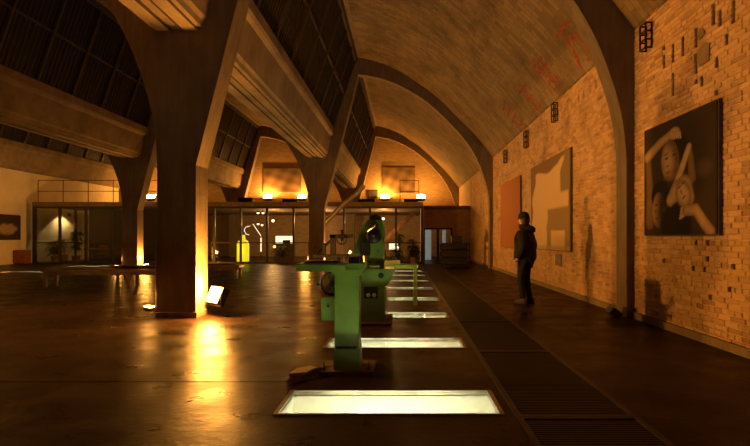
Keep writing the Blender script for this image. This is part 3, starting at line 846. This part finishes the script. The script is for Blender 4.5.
def chair(x, y, rz, label):
    t = thing('cafe_chair', label, 'chair', (x, y, 0), rz, 'cafe chairs')
    obj('seat', bx(-.2, .2, -.2, .2, .43, .47), 'wood', t, bevel=.01); obj('backrest', bx(-.2, .2, .17, .2, .62, .9), 'wood', t, bevel=.008)
    for sx in (-.17, .17):
        obj('leg', bx(sx-.018, sx+.018, -.19, -.155, 0, .43), 'black_metal', t); obj('leg', bx(sx-.018, sx+.018, .16, .195, 0, .62), 'black_metal', t)
chair(pxat(92, 0, 27)[0]+.1, 27.75, .2, 'cafe chair beside the tall plant table'); chair(pxat(112, 0, 27)[0]+.85, 27.2, -1.4, 'cafe chair nearest the column behind dark glass')
# left wall picture and small red cabinet
t = thing('wall_picture', 'dark picture of pale shapes on the cream wall, far left', 'picture', (XL+.0, 24.6, 0))
def left_pic(u, v):
    d = (u-.52)**2/.12+(v-.42)**2/.06
    return lerp3((.34, .24, .13), (.05, .035, .022), sstep(.5, 1.2, d+.3*math.sin(u*21)*math.sin(v*17)))
zl = [1.28+(238-p)*24.8/FPX*.98 for p in (240, 214)]
obj('frame', bx(-.0, .045, -.6, 1.25, zl[0], zl[1]), 'box_dark', t)
print_grid('print', t, lambda u, v: (.055, -.58+u*1.8, zl[0]+.03+v*(zl[1]-zl[0]-.06)), left_pic, 20, 16)
t = thing('low_cabinet', 'small dark red cabinet at the foot of the cream wall', 'cabinet', (XL+.3, 25.6, 0))
obj('body', bx(-.28, .28, -.22, .22, .04, .68), 'cabinet_red', t, bevel=.012); obj('door', bx(.28, .3, -.19, .19, .08, .64), 'cabinet_red', t); obj('knob', lathe(B(), [(.015, .3), (.02, .33)], (0, .14, .4), 'x', 8), 'steel', t); obj('foot', bx(-.25, .25, -.2, .2, 0, .04), 'black_metal', t)
# crates by the right wall
for i, (px0, px1, py0, py1, yy) in enumerate(((441, 470, 243, 268, 22.5),)):
    s = FPX/yy; x0, x1 = (px0-404)/s, (px1-404)/s; H = 1.06
    t = thing('shelf_rack', 'low black slatted shelf rack by the wall near the glazed door', 'shelf', (x0, yy, 0))
    wv = x1-x0
    for z in (.08, .4, .72, H-.04): obj('shelf', bx(0, wv, 0, .9, z, z+.04), 'black_metal', t)
    for a in (0, wv-.05):
        for b in (0, .85): obj('post', bx(a, a+.05, b, b+.05, 0, H), 'black_metal', t)
    obj('back', bx(.05, wv-.05, .86, .9, .1, H-.04), 'box_dark', t)
x0 = (452-404)*22.6/FPX
t = thing('storage_box', 'black box on top of the slatted shelf rack', 'box', (x0, 22.75, 1.06)); obj('body', bx(0, .45, 0, .5, 0, .26), 'box_dark', t, bevel=.015); obj('lid', bx(-.015, .465, -.015, .515, .26, .3), 'black_metal', t)

# ------------------------------------------------------------------ benches
def bench(x0, x1, y0, d, h, label, legs):
    t = thing('bench', label, 'bench', (x0, y0, 0), 0, 'long low wooden benches')
    L = x1-x0
    for k in range(3): obj('plank', bx(0, L, k*d/3+.006, (k+1)*d/3-.006, h-.06, h), 'wood', t, bevel=.006)
    for xx in legs:
        for yv in (.04, d-.1): obj('leg', bx(xx, xx+.07, yv, yv+.06, 0, h-.06), 'wood', t)
    obj('apron', bx(.05, L-.05, .05, .08, h-.14, h-.06), 'wood', t); obj('apron', bx(.05, L-.05, d-.08, d-.05, h-.14, h-.06), 'wood', t)
bench(-9.45, -5.9, 13.5, .55, .45, 'long low wooden bench left of the foreground column', (.06, 2.25, 3.4))
bench(-9.2, -5.2, 16.4, .55, .40, 'second low wooden bench behind the foreground column', (.1, 2.0, 3.85))

# ------------------------------------------------------------------ machines
# near machine: post with bed and handwheel
t = thing('green_machine', 'nearest green machine with slim post, long bed and handwheel', 'machine', (-.545, 5.0, 0))
obj('base_plate', bx(-.26, .26, -.16, .30, 0, .035), 'rust', t, bevel=.012)
obj('post', prism_y(B(), [(-.11, .035), (.12, .035), (.118, .95), (-.108, .95)], -.10, .18), 'green_paint', t, bevel=.014)
obj('post_slot', bx(-.095, .10, -.104, -.09, .235, .26), 'black_metal', t)
obj('foot_cover', bx(-.118, .128, -.108, .19, .036, .235), 'green_paint', t, bevel=.012)
obj('head_bracket', prism_y(B(), [(-.13, .93), (.14, .93), (.17, .985), (-.14, .985)], -.13, .22), 'green_paint', t, bevel=.01)
obj('bed', bx(-.47, .18, -.12, .20, .985, 1.04), 'green_paint', t, bevel=.01)
obj('bed_lip', bx(-.47, .0, -.14, -.12, .965, 1.03), 'green_paint', t, bevel=.006)
obj('slide', bx(-.40, -.08, -.05, .14, 1.04, 1.062), 'black_metal', t, bevel=.006)
obj('vise', bx(.02, .12, -.06, .1, 1.04, 1.10), 'dark_steel', t, bevel=.01)
bm = B(); tube(bm, ring_pts((-.155, .05, .835), .105, 24, 'y'), .014, 8, True)
hw_ = obj('handwheel', bm, 'black_metal', t, smooth=True)
bm = B()
for k in range(4): tube(bm, [(-.155, .05, .835), (-.155+.1*math.cos(k*PI/2+.4), .05, .835+.1*math.sin(k*PI/2+.4))], .008, 6)
lathe(bm, [(.026, .0), (.03, .03), (.022, .1)], (-.155, 0, .835), 'y', 12)
obj('spokes', bm, 'black_metal', hw_)
obj('wheel_handle', tb([(-.265, .04, .83), (-.285, .04, .83), (-.30, .04, .83)], .014, 8), 'black_metal', hw_)
obj('gear_case', bx(-.16, -.10, .06, .2, .74, .93), 'green_paint', t, bevel=.015)
sb = obj('switch_box', bx(-.25, -.108, -.02, .12, .49, .70), 'green_paint', t, bevel=.012)
obj('switch_button', lathe(B(), [(.014, 0), (.012, .015)], (-.18, -.036, .63), 'y', 10), 'black_metal', sb)
for sx in (-.21, .21):
    obj('anchor_bolt', lathe(B(), [(.016, .035), (.016, .06), (.008, .062), (.008, .11)], (sx, -.1, 0), 'z', 6), 'dark_steel', t)
# debris and cable at its foot
tag(obj('floor_cable', tb([(-1.02, 4.55, .02), (-.92, 4.72, .025), (-.84, 4.85, .05), (-.80, 4.95, .03), (-.72, 5.05, .02), (-.66, 5.1, .02)], .018, 8), 'rust', smooth=True), 'bent brown cable on the floor beside the nearest machine foot', 'cable')
bm = B(); prism_z(bm, [(-1.06, 4.80), (-.88, 4.86), (-.83, 5.02), (-.92, 5.10), (-1.03, 5.0)], 0.001, .03)
tag(obj('metal_scrap', bm, 'duct_metal', bevel=.008), 'flat metal scrap plate beside the nearest machine foot', 'scrap')

# second machine
t = thing('green_machine', 'tall green machine with domed head and twin sockets, behind the nearest post', 'machine', (-.485, 7.75, 0))
obj('base_plate', bx(-.27, .30, -.18, .75, 0, .04), 'rust', t, bevel=.012)
obj('pedestal', prism_y(B(), [(-.205, .04), (.205, .04), (.20, .60), (-.20, .60)], -.08, .6), 'green_paint', t, bevel=.02)
obj('pedestal_skirt', prism_y(B(), [(-.22, .04), (.22, .04), (.215, .15), (-.215, .15)], -.10, .62), 'green_paint', t, bevel=.012)
tab = obj('flared_table', prism_y(B(), [(-.20, .58), (.24, .58), (.33, .74), (.34, .82), (-.22, .82)], -.16, .5), 'green_paint', t, bevel=.015)
obj('table_lip', bx(-.22, .35, -.18, .5, .795, .825), 'green_paint', tab, bevel=.006)
obj('spindle_hole', lathe(B(), [(.042, -.004), (.042, 0), (.03, .004)], (.15, -.165, .735), 'y', 16), 'black_metal', tab)
col_ = obj('column_block', prism_y(B(), [(-.10, .82), (.185, .82), (.185, 1.20), (.16, 1.26), (-.06, 1.26), (-.10, 1.2)], 0, .34), 'green_paint', t, bevel=.02)
for a, b in ((-.02, .92), (.10, .92), (-.02, 1.08), (.10, 1.08)): obj('bolt', lathe(B(), [(.014, -.012), (.014, 0)], (a, -.003, b), 'y', 6), 'black_metal', col_)
dome = obj('domed_head', prism_y(B(), [(-.10, 1.2), (.18, 1.2), (.185, 1.42), (.17, 1.53), (.13, 1.60), (.06, 1.635), (-.0, 1.62), (-.05, 1.56), (-.08, 1.44)], .06, .36), 'green_paint', t, bevel=.03, smooth=True)
obj('head_cap', prism_y(B(), [(-.05, 1.55), (.15, 1.55), (.13, 1.605), (.06, 1.64), (0, 1.625)], .03, .06), 'black_metal', dome)
obj('frame_leg', prism_y(B(), [(-.29, .82), (-.285, .95), (-.265, 1.1), (-.225, 1.25), (-.17, 1.38), (-.10, 1.50), (-.03, 1.58), (.02, 1.50), (-.04, 1.40), (-.10, 1.28), (-.14, 1.15), (-.165, 1.0), (-.17, .82)], .02, .32), 'green_paint', t, bevel=.02)
obj('back_web', prism_y(B(), [(-.2, .82), (-.10, .82), (-.08, 1.4), (-.14, 1.3), (-.18, 1.1)], .24, .30), 'green_paint', t)
mo = obj('motor', lathe(B(), [(.05, -.22), (.1, -.2), (.11, -.15), (.11, .05), (.08, .07)], (.04, .1, 1.31), 'y', 18), 'black_metal', t, smooth=True)
obj('motor_shaft', lathe(B(), [(.02, -.3), (.02, -.2)], (.04, .1, 1.31), 'y', 10), 'steel', mo)
obj('tool_head', bx(-.16, -.02, -.12, .06, 1.02, 1.22), 'dark_steel', t, bevel=.02)
obj('spindle', lathe(B(), [(.02, .9), (.03, .93), (.035, 1.04)], (-.09, -.03, 0), 'z', 12), 'steel', t)
lv = obj('lever', tb([(-.05, -.05, 1.38), (.02, -.16, 1.42), (.08, -.22, 1.46)], .011, 8), 'steel', t)
obj('lever_knob', lathe(B(), [(.008, -.02), (.022, -.01), (.022, .01), (.008, .022)], (.085, -.225, 1.465), 'z', 10), 'black_metal', lv)
sp = obj('socket_panel', bx(-.10, .10, -.104, -.08, .39, .56), 'black_metal', t, bevel=.006)
for a in (-.04, .045): obj('socket', lathe(B(), [(.026, -.12), (.03, -.104)], (a, 0, .44), 'y', 14), 'socket', sp)
obj('vise', bx(-.02, .12, -.14, .0, .826, .87), 'pale_green', t, bevel=.008)
# third: table bench
t = thing('green_table', 'low green metal table behind the tall machine, leg on its right', 'table', (-.08, 9.9, 0))
obj('top', bx(-.36, .34, -.1, .5, .70, .77), 'green_paint', t, bevel=.012)
for sx in (-.33, .255):
    obj('leg', prism_y(B(), [(sx, .0), (sx+.08, 0), (sx+.07, .70), (sx+.01, .70)], -.08, 0), 'green_paint', t, bevel=.008)
    obj('leg', prism_y(B(), [(sx, .0), (sx+.08, 0), (sx+.07, .70), (sx+.01, .70)], .40, .48), 'green_paint', t, bevel=.008)
obj('edge_trim', bx(-.37, .35, -.115, -.1, .72, .775), 'green_paint', t, bevel=.004)
t = thing('parts_tray', 'pale green tray on the low green table', 'tray', (-.36, 9.85, .771)); bm = B()
box(bm, 0, .28, 0, .35, 0, .012); box(bm, 0, .012, 0, .35, .012, .075); box(bm, .268, .28, 0, .35, .012, .075); box(bm, .012, .268, 0, .012, .012, .075); box(bm, .012, .268, .338, .35, .012, .075)
obj('tray_shell', bm, 'pale_green', t); obj('tray_handle', tb([(.09, -.02, .04), (.19, -.02, .04)], .01, 6), 'steel', t)
# fourth: dark machine
t = thing('dark_machine', 'black cast iron machine with valve wheel, left behind the green machines', 'machine', (-1.95, 14.2, 0))
obj('pedestal', prism_y(B(), [(-.28, 0), (.28, 0), (.2, .12), (.17, .75), (-.17, .75), (-.2, .12)], -.2, .3), 'black_metal', t, bevel=.02)
obj('table', bx(-.5, .42, -.25, .35, .75, .83), 'black_metal', t, bevel=.012)
obj('upright', bx(-.06, .08, -.05, .12, .83, 1.36), 'black_metal', t, bevel=.012)
obj('side_post', bx(-.27, -.19, -.04, .08, .83, 1.14), 'black_metal', t, bevel=.01)
obj('arm', bx(-.08, .55, -.05, .1, 1.28, 1.38), 'black_metal', t, bevel=.015)
bm = B(); tube(bm, ring_pts((.26, -.1, 1.24), .13, 20, 'y'), .016, 8, True)
for k in range(3): tube(bm, [(.26, -.1, 1.24), (.26+.125*math.cos(k*2.09+.5), -.1, 1.24+.125*math.sin(k*2.09+.5))], .012, 6)
obj('valve_wheel', bm, 'black_metal', t)
obj('valve_stem', lathe(B(), [(.03, 1.2), (.03, 1.46), (.045, 1.47), (.045, 1.5)], (.26, 0, 0), 'z', 10), 'black_metal', t)
obj('brace', tb([(-.45, 0, .84), (-.25, 0, 1.02), (-.05, 0, 1.22)], .03, 8), 'black_metal', t)
obj('crank', tb([(-.48, -.1, .83), (-.5, -.12, 1.0), (-.42, -.12, 1.04)], .018, 8), 'black_metal', t)

# ------------------------------------------------------------------ paintings on the right wall
def wall_painting(px0, px1, z0, z1, label, fn, res, mat='canvas_back', thick=.05):
    ya, yb = wy(px1), wy(px0)                 # near, far
    t = thing('wall_painting', label, 'painting', (XW, (ya+yb)/2, z0))
    h = (yb-ya)/2; H = z1-z0
    obj('canvas', bx(-thick, -.012, -h, h, 0, H), mat, t)
    if fn: print_grid('print', t, lambda u, v: (-thick-.008, h-.015-u*(2*h-.03), .015+v*(H-.03)), fn, *res)
    return t
def seg_d(p, a, b):
    ax, ay = a; bx_, by = b; dx, dy = bx_-ax, by-ay
    t = max(0, min(1, ((p[0]-ax)*dx+(p[1]-ay)*dy)/(dx*dx+dy*dy)))
    return math.hypot(p[0]-ax-t*dx, p[1]-ay-t*dy), t
def portrait(u, v):
    p = (u, v)
    n = math.sin(u*31+v*17)*math.sin(v*41-u*13)*.08
    c = lerp3((.040, .024, .014), (.028, .018, .012), v*.4+u*.5)
    dk = (.07, .04, .024)
    def lay(c, col, m): return lerp3(c, col, max(0, min(1, m)))
    def ell(cx, cy, rx, ry, rot=0):
        a, b = u-cx, v-cy; ca, sa = math.cos(rot), math.sin(rot); a, b = a*ca+b*sa, -a*sa+b*ca
        return math.hypot(a/rx, b/ry), a/rx, b/ry
    def limb(c, pts, ws, col, side=0):
        best = None
        for k in range(len(pts)-1):
            d, t = seg_d(p, pts[k], pts[k+1]); ww = ws[k]+(ws[k+1]-ws[k])*t
            r = d/ww
            if best is None or r < best: best = r
        return lay(c, lerp3(col, dk, best**2*.75+n), 1-sstep(.86, 1.1, best))
    if u > .7: c = lay(c, (.09, .058, .038), .8*(1-sstep(.3, 1.1, ell(.86, .52, .12, .10)[0])))
    # upper arm in shade, hair of the big face
    c = limb(c, [(.10, .12), (.10, .42), (.06, .74)], [.075, .06, .05], (.16, .095, .05))
    c = lay(c, (.010, .008, .007), 1-sstep(.85, 1.08, ell(.52, .66, .17, .19, -.25)[0]))
    # big face
    d, a, b = ell(.415, .645, .135, .185, .12)
    c = lay(c, lerp3((.40, .26, .15), (.12, .07, .04), sstep(.2, 1.05, math.hypot(a+.25, b*.9))+n), 1-sstep(.9, 1.05, d))
    for (x, y, rx, ry, col, m) in ((.365, .675, .035, .012, (.03, .018, .012), .95), (.475, .690, .032, .012, (.03, .018, .012), .95), (.36, .715, .045, .009, (.05, .03, .02), .7), (.48, .728, .04, .009, (.05, .03, .02), .7), (.385, .605, .03, .011, (.11, .06, .035), .8), (.385, .545, .042, .014, (.20, .05, .03), .95), (.36, .50, .05, .02, (.15, .09, .05), .6)):
        c = lay(c, col, m*(1-sstep(.5, 1.15, ell(x, y, rx, ry, .12)[0])))
    c = lay(c, (.52, .36, .22), .6*(1-sstep(.3, 1.2, ell(.395, .645, .012, .05, .1)[0])))
    # raised forearm and hand resting on the head
    c = limb(c, [(.055, .735), (.24, .82), (.42, .875)], [.055, .05, .038], (.40, .27, .15))
    c = lay(c, lerp3((.46, .31, .18), dk, ell(.475, .872, .085, .055)[0]**2*.5), 1-sstep(.9, 1.06, ell(.475, .872, .085, .055)[0]))
    for k in range(4):
        x = .47+.028*k; c = limb(c, [(x, .885-.008*k), (x+.012, .835-.006*k)], [.014, .012], (.50, .35, .21))
    # lower left face, half in shade
    c = lay(c, (.009, .007, .006), 1-sstep(.88, 1.06, ell(.27, .36, .15, .13)[0]))
    d, a, b = ell(.245, .225, .105, .165)
    c = lay(c, lerp3((.30, .19, .11), (.035, .022, .015), sstep(-.7, .5, a)+n), 1-sstep(.9, 1.05, d))
    for (x, y, rx, ry, col) in ((.205, .275, .03, .011, (.03, .02, .013)), (.285, .275, .028, .011, (.02, .013, .01)), (.215, .15, .035, .012, (.13, .045, .03)), (.195, .215, .018, .02, (.12, .07, .04))):
        c = lay(c, col, .9*(1-sstep(.5, 1.15, ell(x, y, rx, ry)[0])))
    # dark garment at the bottom
    c = lay(c, (.012, .009, .008), 1-sstep(.85, 1.1, ell(.50, .08, .22, .20)[0]))
    # bright bent arm: down stroke in shade first, then the lit forearm
    c = limb(c, [(.675, .71), (.70, .60), (.715, .46)], [.034, .042, .05], (.20, .125, .07))
    c = limb(c, [(.675, .715), (.585, .56), (.49, .40)], [.036, .042, .05], (.52, .37, .22))
    # shoulder, upturned head and neck of the third figure
    c = limb(c, [(.42, .30), (.52, .38), (.62, .40), (.68, .30)], [.06, .09, .10, .07], (.44, .30, .18))
    d, a, b = ell(.60, .34, .10, .13, .5)
    c = lay(c, lerp3((.50, .36, .22), (.16, .10, .06), sstep(.3, 1.1, d)+n), 1-sstep(.88, 1.06, d))
    for (x, y, rx, ry, col) in ((.55, .40, .03, .010, (.05, .03, .02)), (.60, .43, .03, .010, (.05, .03, .02)), (.61, .31, .035, .012, (.20, .06, .035)), (.575, .36, .014, .03, (.22, .14, .08))):
        c = lay(c, col, .9*(1-sstep(.5, 1.15, ell(x, y, rx, ry, .5)[0])))
    # hand with curled fingers, and the arm leaving at lower right
    for k in range(4):
        c = limb(c, [(.66-.012*k, .235-.022*k), (.575-.006*k, .215-.026*k)], [.018, .014], (.50, .36, .22))
    c = limb(c, [(.64, .20), (.76, .20), (.84, .11), (.93, .02)], [.05, .05, .05, .055], (.40, .27, .16))
    return tuple(q*.85 for q in c)
zA, zB = 1.28+(238-235)*wy(690)/FPX, 0
wall_painting(648, 723, 1.31, 1.28+(238-98)*wy(723)/FPX, 'large dark photograph of entwined women with raised arms on the near brick wall', portrait, (120, 130))
def poncho(u, v):
    base = (.20, .12, .055); pale = (.62, .44, .24); grey = (.24, .17, .085)
    c = base
    left = .05+.10*sstep(.5, .9, v)+.02*math.sin(v*18); right = .97-.0*v
    top = .90-.05*sstep(.2, .5, u)*(1-sstep(.5, .72, u))+.06*sstep(.7, .85, u)-.08*(1-sstep(.02, .2, u))
    m = sstep(left-.02, left+.02, u)*(1-sstep(top-.015, top+.015, v))*(1-sstep(right-.01, right+.01, u))
    c = lerp3(c, pale, m)
    # dark band on the right edge and dark silhouette low right
    e = .80+.02*math.sin(v*6)+.08*sstep(.8, .95, v)
    if v > .58: c = lerp3(c, grey, sstep(e, e+.03, u)*sstep(.58, .62, v))
    s = 0
    if .20 < v < .46: s = sstep(.42, .46, u-.06*math.sin((v-.2)*9))*(1-sstep(.43, .46, v))*sstep(.20, .24, v+.10*(u-.5))
    if v <= .28: s = max(s, sstep(.46, .49, u)*(1-sstep(.56, .6, u)), sstep(.88, .91, u))
    c = lerp3(c, grey, .9*s)
    if v < .05: c = lerp3(c, (.40, .28, .15), .7)
    return c
s573 = wy(573)/FPX
wall_painting(533, 573, 1.28-(252-238)*s573, 1.28+(238-147)*s573, 'big pale painting of a cape like shape on the brick wall beyond the visitor', poncho, (60, 80))
s522 = wy(522)/FPX
wall_painting(502, 522, 1.28-(249-238)*s522, 1.28+(238-175)*s522, 'plain orange brown canvas on the wall, left of the visitor', lambda u, v: lerp3((.34, .12, .035), (.40, .15, .045), .5+.5*math.sin(u*3+v*2)), (12, 16))
# small label plate under the pale painting
tag(obj('label_plate', bx(XW-.02, XW-.0, wy(562), wy(556), .62, .9), 'mezz', bevel=.004), 'small dark plate on the bricks below the pale painting', 'plate')

# ------------------------------------------------------------------ wall brackets (old lamp cages)
def bracket(px, py0, py1, label):
    y = wy(px); s = FPX/y; H = (py1-py0)/s; z0 = 1.28+(238-py1)/s
    t = thing('wall_bracket', label, 'bracket', (XW, y, z0), 0, 'black iron brackets high on the brick wall')
    for yv in (-.09, .09):
        for xv in (-.12, -.03): obj('upright', bx(xv, xv+.022, yv-.011, yv+.011, 0, H), 'black_metal', t)
    for k in range(4):
        z = k*(H-.022)/3
        bm = B(); box(bm, -.12, -.008, -.1, -.08, z, z+.02); box(bm, -.12, -.008, .08, .1, z, z+.02); box(bm, -.12, -.10, -.08, .08, z, z+.02)
        obj('rung', bm, 'black_metal', t)
bracket(650, 24, 50, 'black iron bracket at the top of the near brick wall')
bracket(557, 103, 122, 'black iron bracket above the pale painting')
bracket(528, 131, 148, 'black iron bracket between the pale and orange canvases')
bracket(507, 150, 163, 'small black iron bracket farthest along the brick wall')

# ------------------------------------------------------------------ visitor
def skin_mesh(name, verts, edges, radii, mat, parent, root=0, sub=2):
    me = bpy.data.meshes.new(name); me.from_pydata(verts, edges, []); me.materials.append(MATS[mat])
    o = bpy.data.objects.new(name, me); C.objects.link(o)
    mo = o.modifiers.new('skin', 'SKIN'); mo.use_smooth_shade = True
    for i, r in enumerate(radii):
        r = r if isinstance(r, tuple) else (r, r)
        me.skin_vertices[0].data[i].radius = r
        me.skin_vertices[0].data[i].use_root = (i == root)
    o.modifiers.new('sub', 'SUBSURF').levels = sub
    o.modifiers['sub'].render_levels = sub
    o.parent = parent
    return o
# person faces -x (photo left) in local +Y forward; local frame: +Y forward, X right
PY = 10.15; PXX = (525-404)*PY/FPX
per = thing('person', 'person in a dark coat and knit cap standing before the pale painting', 'person', (PXX, PY, 0), math.radians(55))
V = []; E = []; R = []
def nv(p, r, par=None):
    V.append(p); R.append(r)
    if par is not None: E.append((par, len(V)-1))
    return len(V)-1
pel = nv((0, 0, .92), (.14, .12)); ab = nv((0, .0, 1.08), (.14, .11), pel); ch = nv((0, -.01, 1.30), (.16, .12), ab); nk = nv((0, .0, 1.46), .06, ch); hd0 = nv((0, .02, 1.53), .062, nk)
hd1 = nv((0, .035, 1.60), (.078, .092), hd0); hd2 = nv((0, .03, 1.67), (.076, .092), hd1); hd3 = nv((0, .02, 1.73), (.045, .055), hd2)
for s in (-1, 1):
    hip = nv((s*.09, 0, .86), .095, pel); kn = nv((s*.095, .03-(.02 if s > 0 else -.03), .48), .065, hip); an = nv((s*.095, -.03-(.03 if s > 0 else -.04), .09), .042, kn)
    toe = nv((s*.11, .12-(.03 if s > 0 else -.04), .045), .035, an)
    sh = nv((s*.18, -.01, 1.38), .07, ch); el = nv((s*.25, -.07, 1.10), .05, sh); wr_ = nv((s*.23, .05, .90), .036, el)
    pm = nv((s*.225, .085, .835), (.028, .042), wr_)
body = skin_mesh('body', V, E, R, 'skin', per)
# hands: fingers as short chains rooted in the palm
for s in (-1, 1):
    for k, (dy, ln) in enumerate(((-.022, .060), (-.007, .072), (.009, .078), (.024, .070))):
        b0 = Vector((s*.225, .085+dy, .82)); fv_ = [b0, b0+Vector((0, .008, -ln*.5)), b0+Vector((-s*.01, .004, -ln*.8)), b0+Vector((-s*.02, -.004, -ln))]
        obj('finger', tb(fv_, [.0095, .009, .008, .006], 7), 'skin', body, smooth=True)
    b0 = Vector((s*.21, .115, .85)); obj('thumb', tb([b0, b0+Vector((-s*.015, .02, -.03)), b0+Vector((-s*.02, .022, -.055))], [.012, .0105, .008], 7), 'skin', body, smooth=True)
# face
hc = Vector((0, .035, 1.63))
obj('nose', prism_x(B(), [(.12, 1.645), (.152, 1.602), (.12, 1.592)], -.012, .012), 'skin', body, bevel=.004)
for s in (-1, 1):
    obj('eye', lathe(B(), [(.004, -.01), (.012, -.004), (.012, .004), (.004, .009)], (s*.032, .118, 1.642), 'y', 10), 'hair', body)
    obj('ear', lathe(B(), [(.006, -.008), (.024, -.004), (.02, .008)], (s*.082, .02, 1.615), 'x', 12), 'skin', body)
obj('mouth', bx(-.022, .022, .112, .124, 1.566, 1.572), 'cabinet_red', body)
obj('hair', lathe(B(), [(.07, 1.55), (.094, 1.60), (.096, 1.66), (.06, 1.70)], (0, -.0, 0), 'z', 16), 'hair', per, smooth=True)
bmc = lathe(B(), [(.100, 1.655), (.107, 1.66), (.107, 1.695), (.100, 1.70), (.098, 1.73), (.078, 1.77), (.045, 1.79), (.012, 1.797)], (0, .0, 0), 'z', 20)
bmesh.ops.transform(bmc, matrix=Matrix.Translation((0, .025, 0)) @ Matrix.Scale(1.08, 4, (0, 1, 0)), verts=bmc.verts)
obj('knit_cap', bmc, 'cap', per, smooth=True)
# coat: body tube, sleeves, collar
V = []; E = []; R = []
c0 = nv((0, .0, .79), (.25, .235)); c1 = nv((0, .0, .95), (.25, .235), c0); c2 = nv((0, -.01, 1.12), (.235, .22), c1); c3 = nv((0, -.015, 1.30), (.215, .20), c2); c4 = nv((0, -.005, 1.43), (.12, .11), c3); c5 = nv((0, .01, 1.52), (.085, .085), c4)
for s in (-1, 1):
    a = nv((s*.19, -.01, 1.36), .10, c3); b = nv((s*.275, -.08, 1.12), .085, a); d = nv((s*.25, .03, .93), .07, b); e = nv((s*.24, .055, .885), .058, d)
coat = skin_mesh('coat', V, E, R, 'coat', per)
obj('collar', lathe(B(), [(.10, 1.46), (.115, 1.49), (.108, 1.545), (.085, 1.55)], (0, .012, 0), 'z', 18), 'coat', coat, smooth=True)
obj('hood', lathe(B(), [(.05, 1.36), (.12, 1.40), (.125, 1.47), (.07, 1.52)], (0, -.085, 0), 'z', 14), 'coat', coat, smooth=True)
V = []; E = []; R = []
p0 = nv((0, 0, .90), (.15, .135))
for s in (-1, 1):
    o_ = -(.02 if s > 0 else -.03); q_ = -(.03 if s > 0 else -.04)
    a = nv((s*.088, 0, .82), .108, p0); b = nv((s*.085, .03+o_, .48), .078, a); d = nv((s*.085, -.03+q_, .13), .062, b); e = nv((s*.085, -.028+q_, .07), .066, d)
skin_mesh('trousers', V, E, R, 'trousers', per)
for s in (-1, 1):
    q_ = -(.03 if s > 0 else -.04)
    bm = prism_x(B(), [(-.11, 0), (.17, 0), (.175, .035), (.10, .075), (.0, .115), (-.10, .11)], -.048, .048)
    bmesh.ops.translate(bm, verts=bm.verts, vec=(s*.10, q_-.01, 0.0))
    obj('shoe', bm, 'shoe', per, bevel=.015, smooth=True)
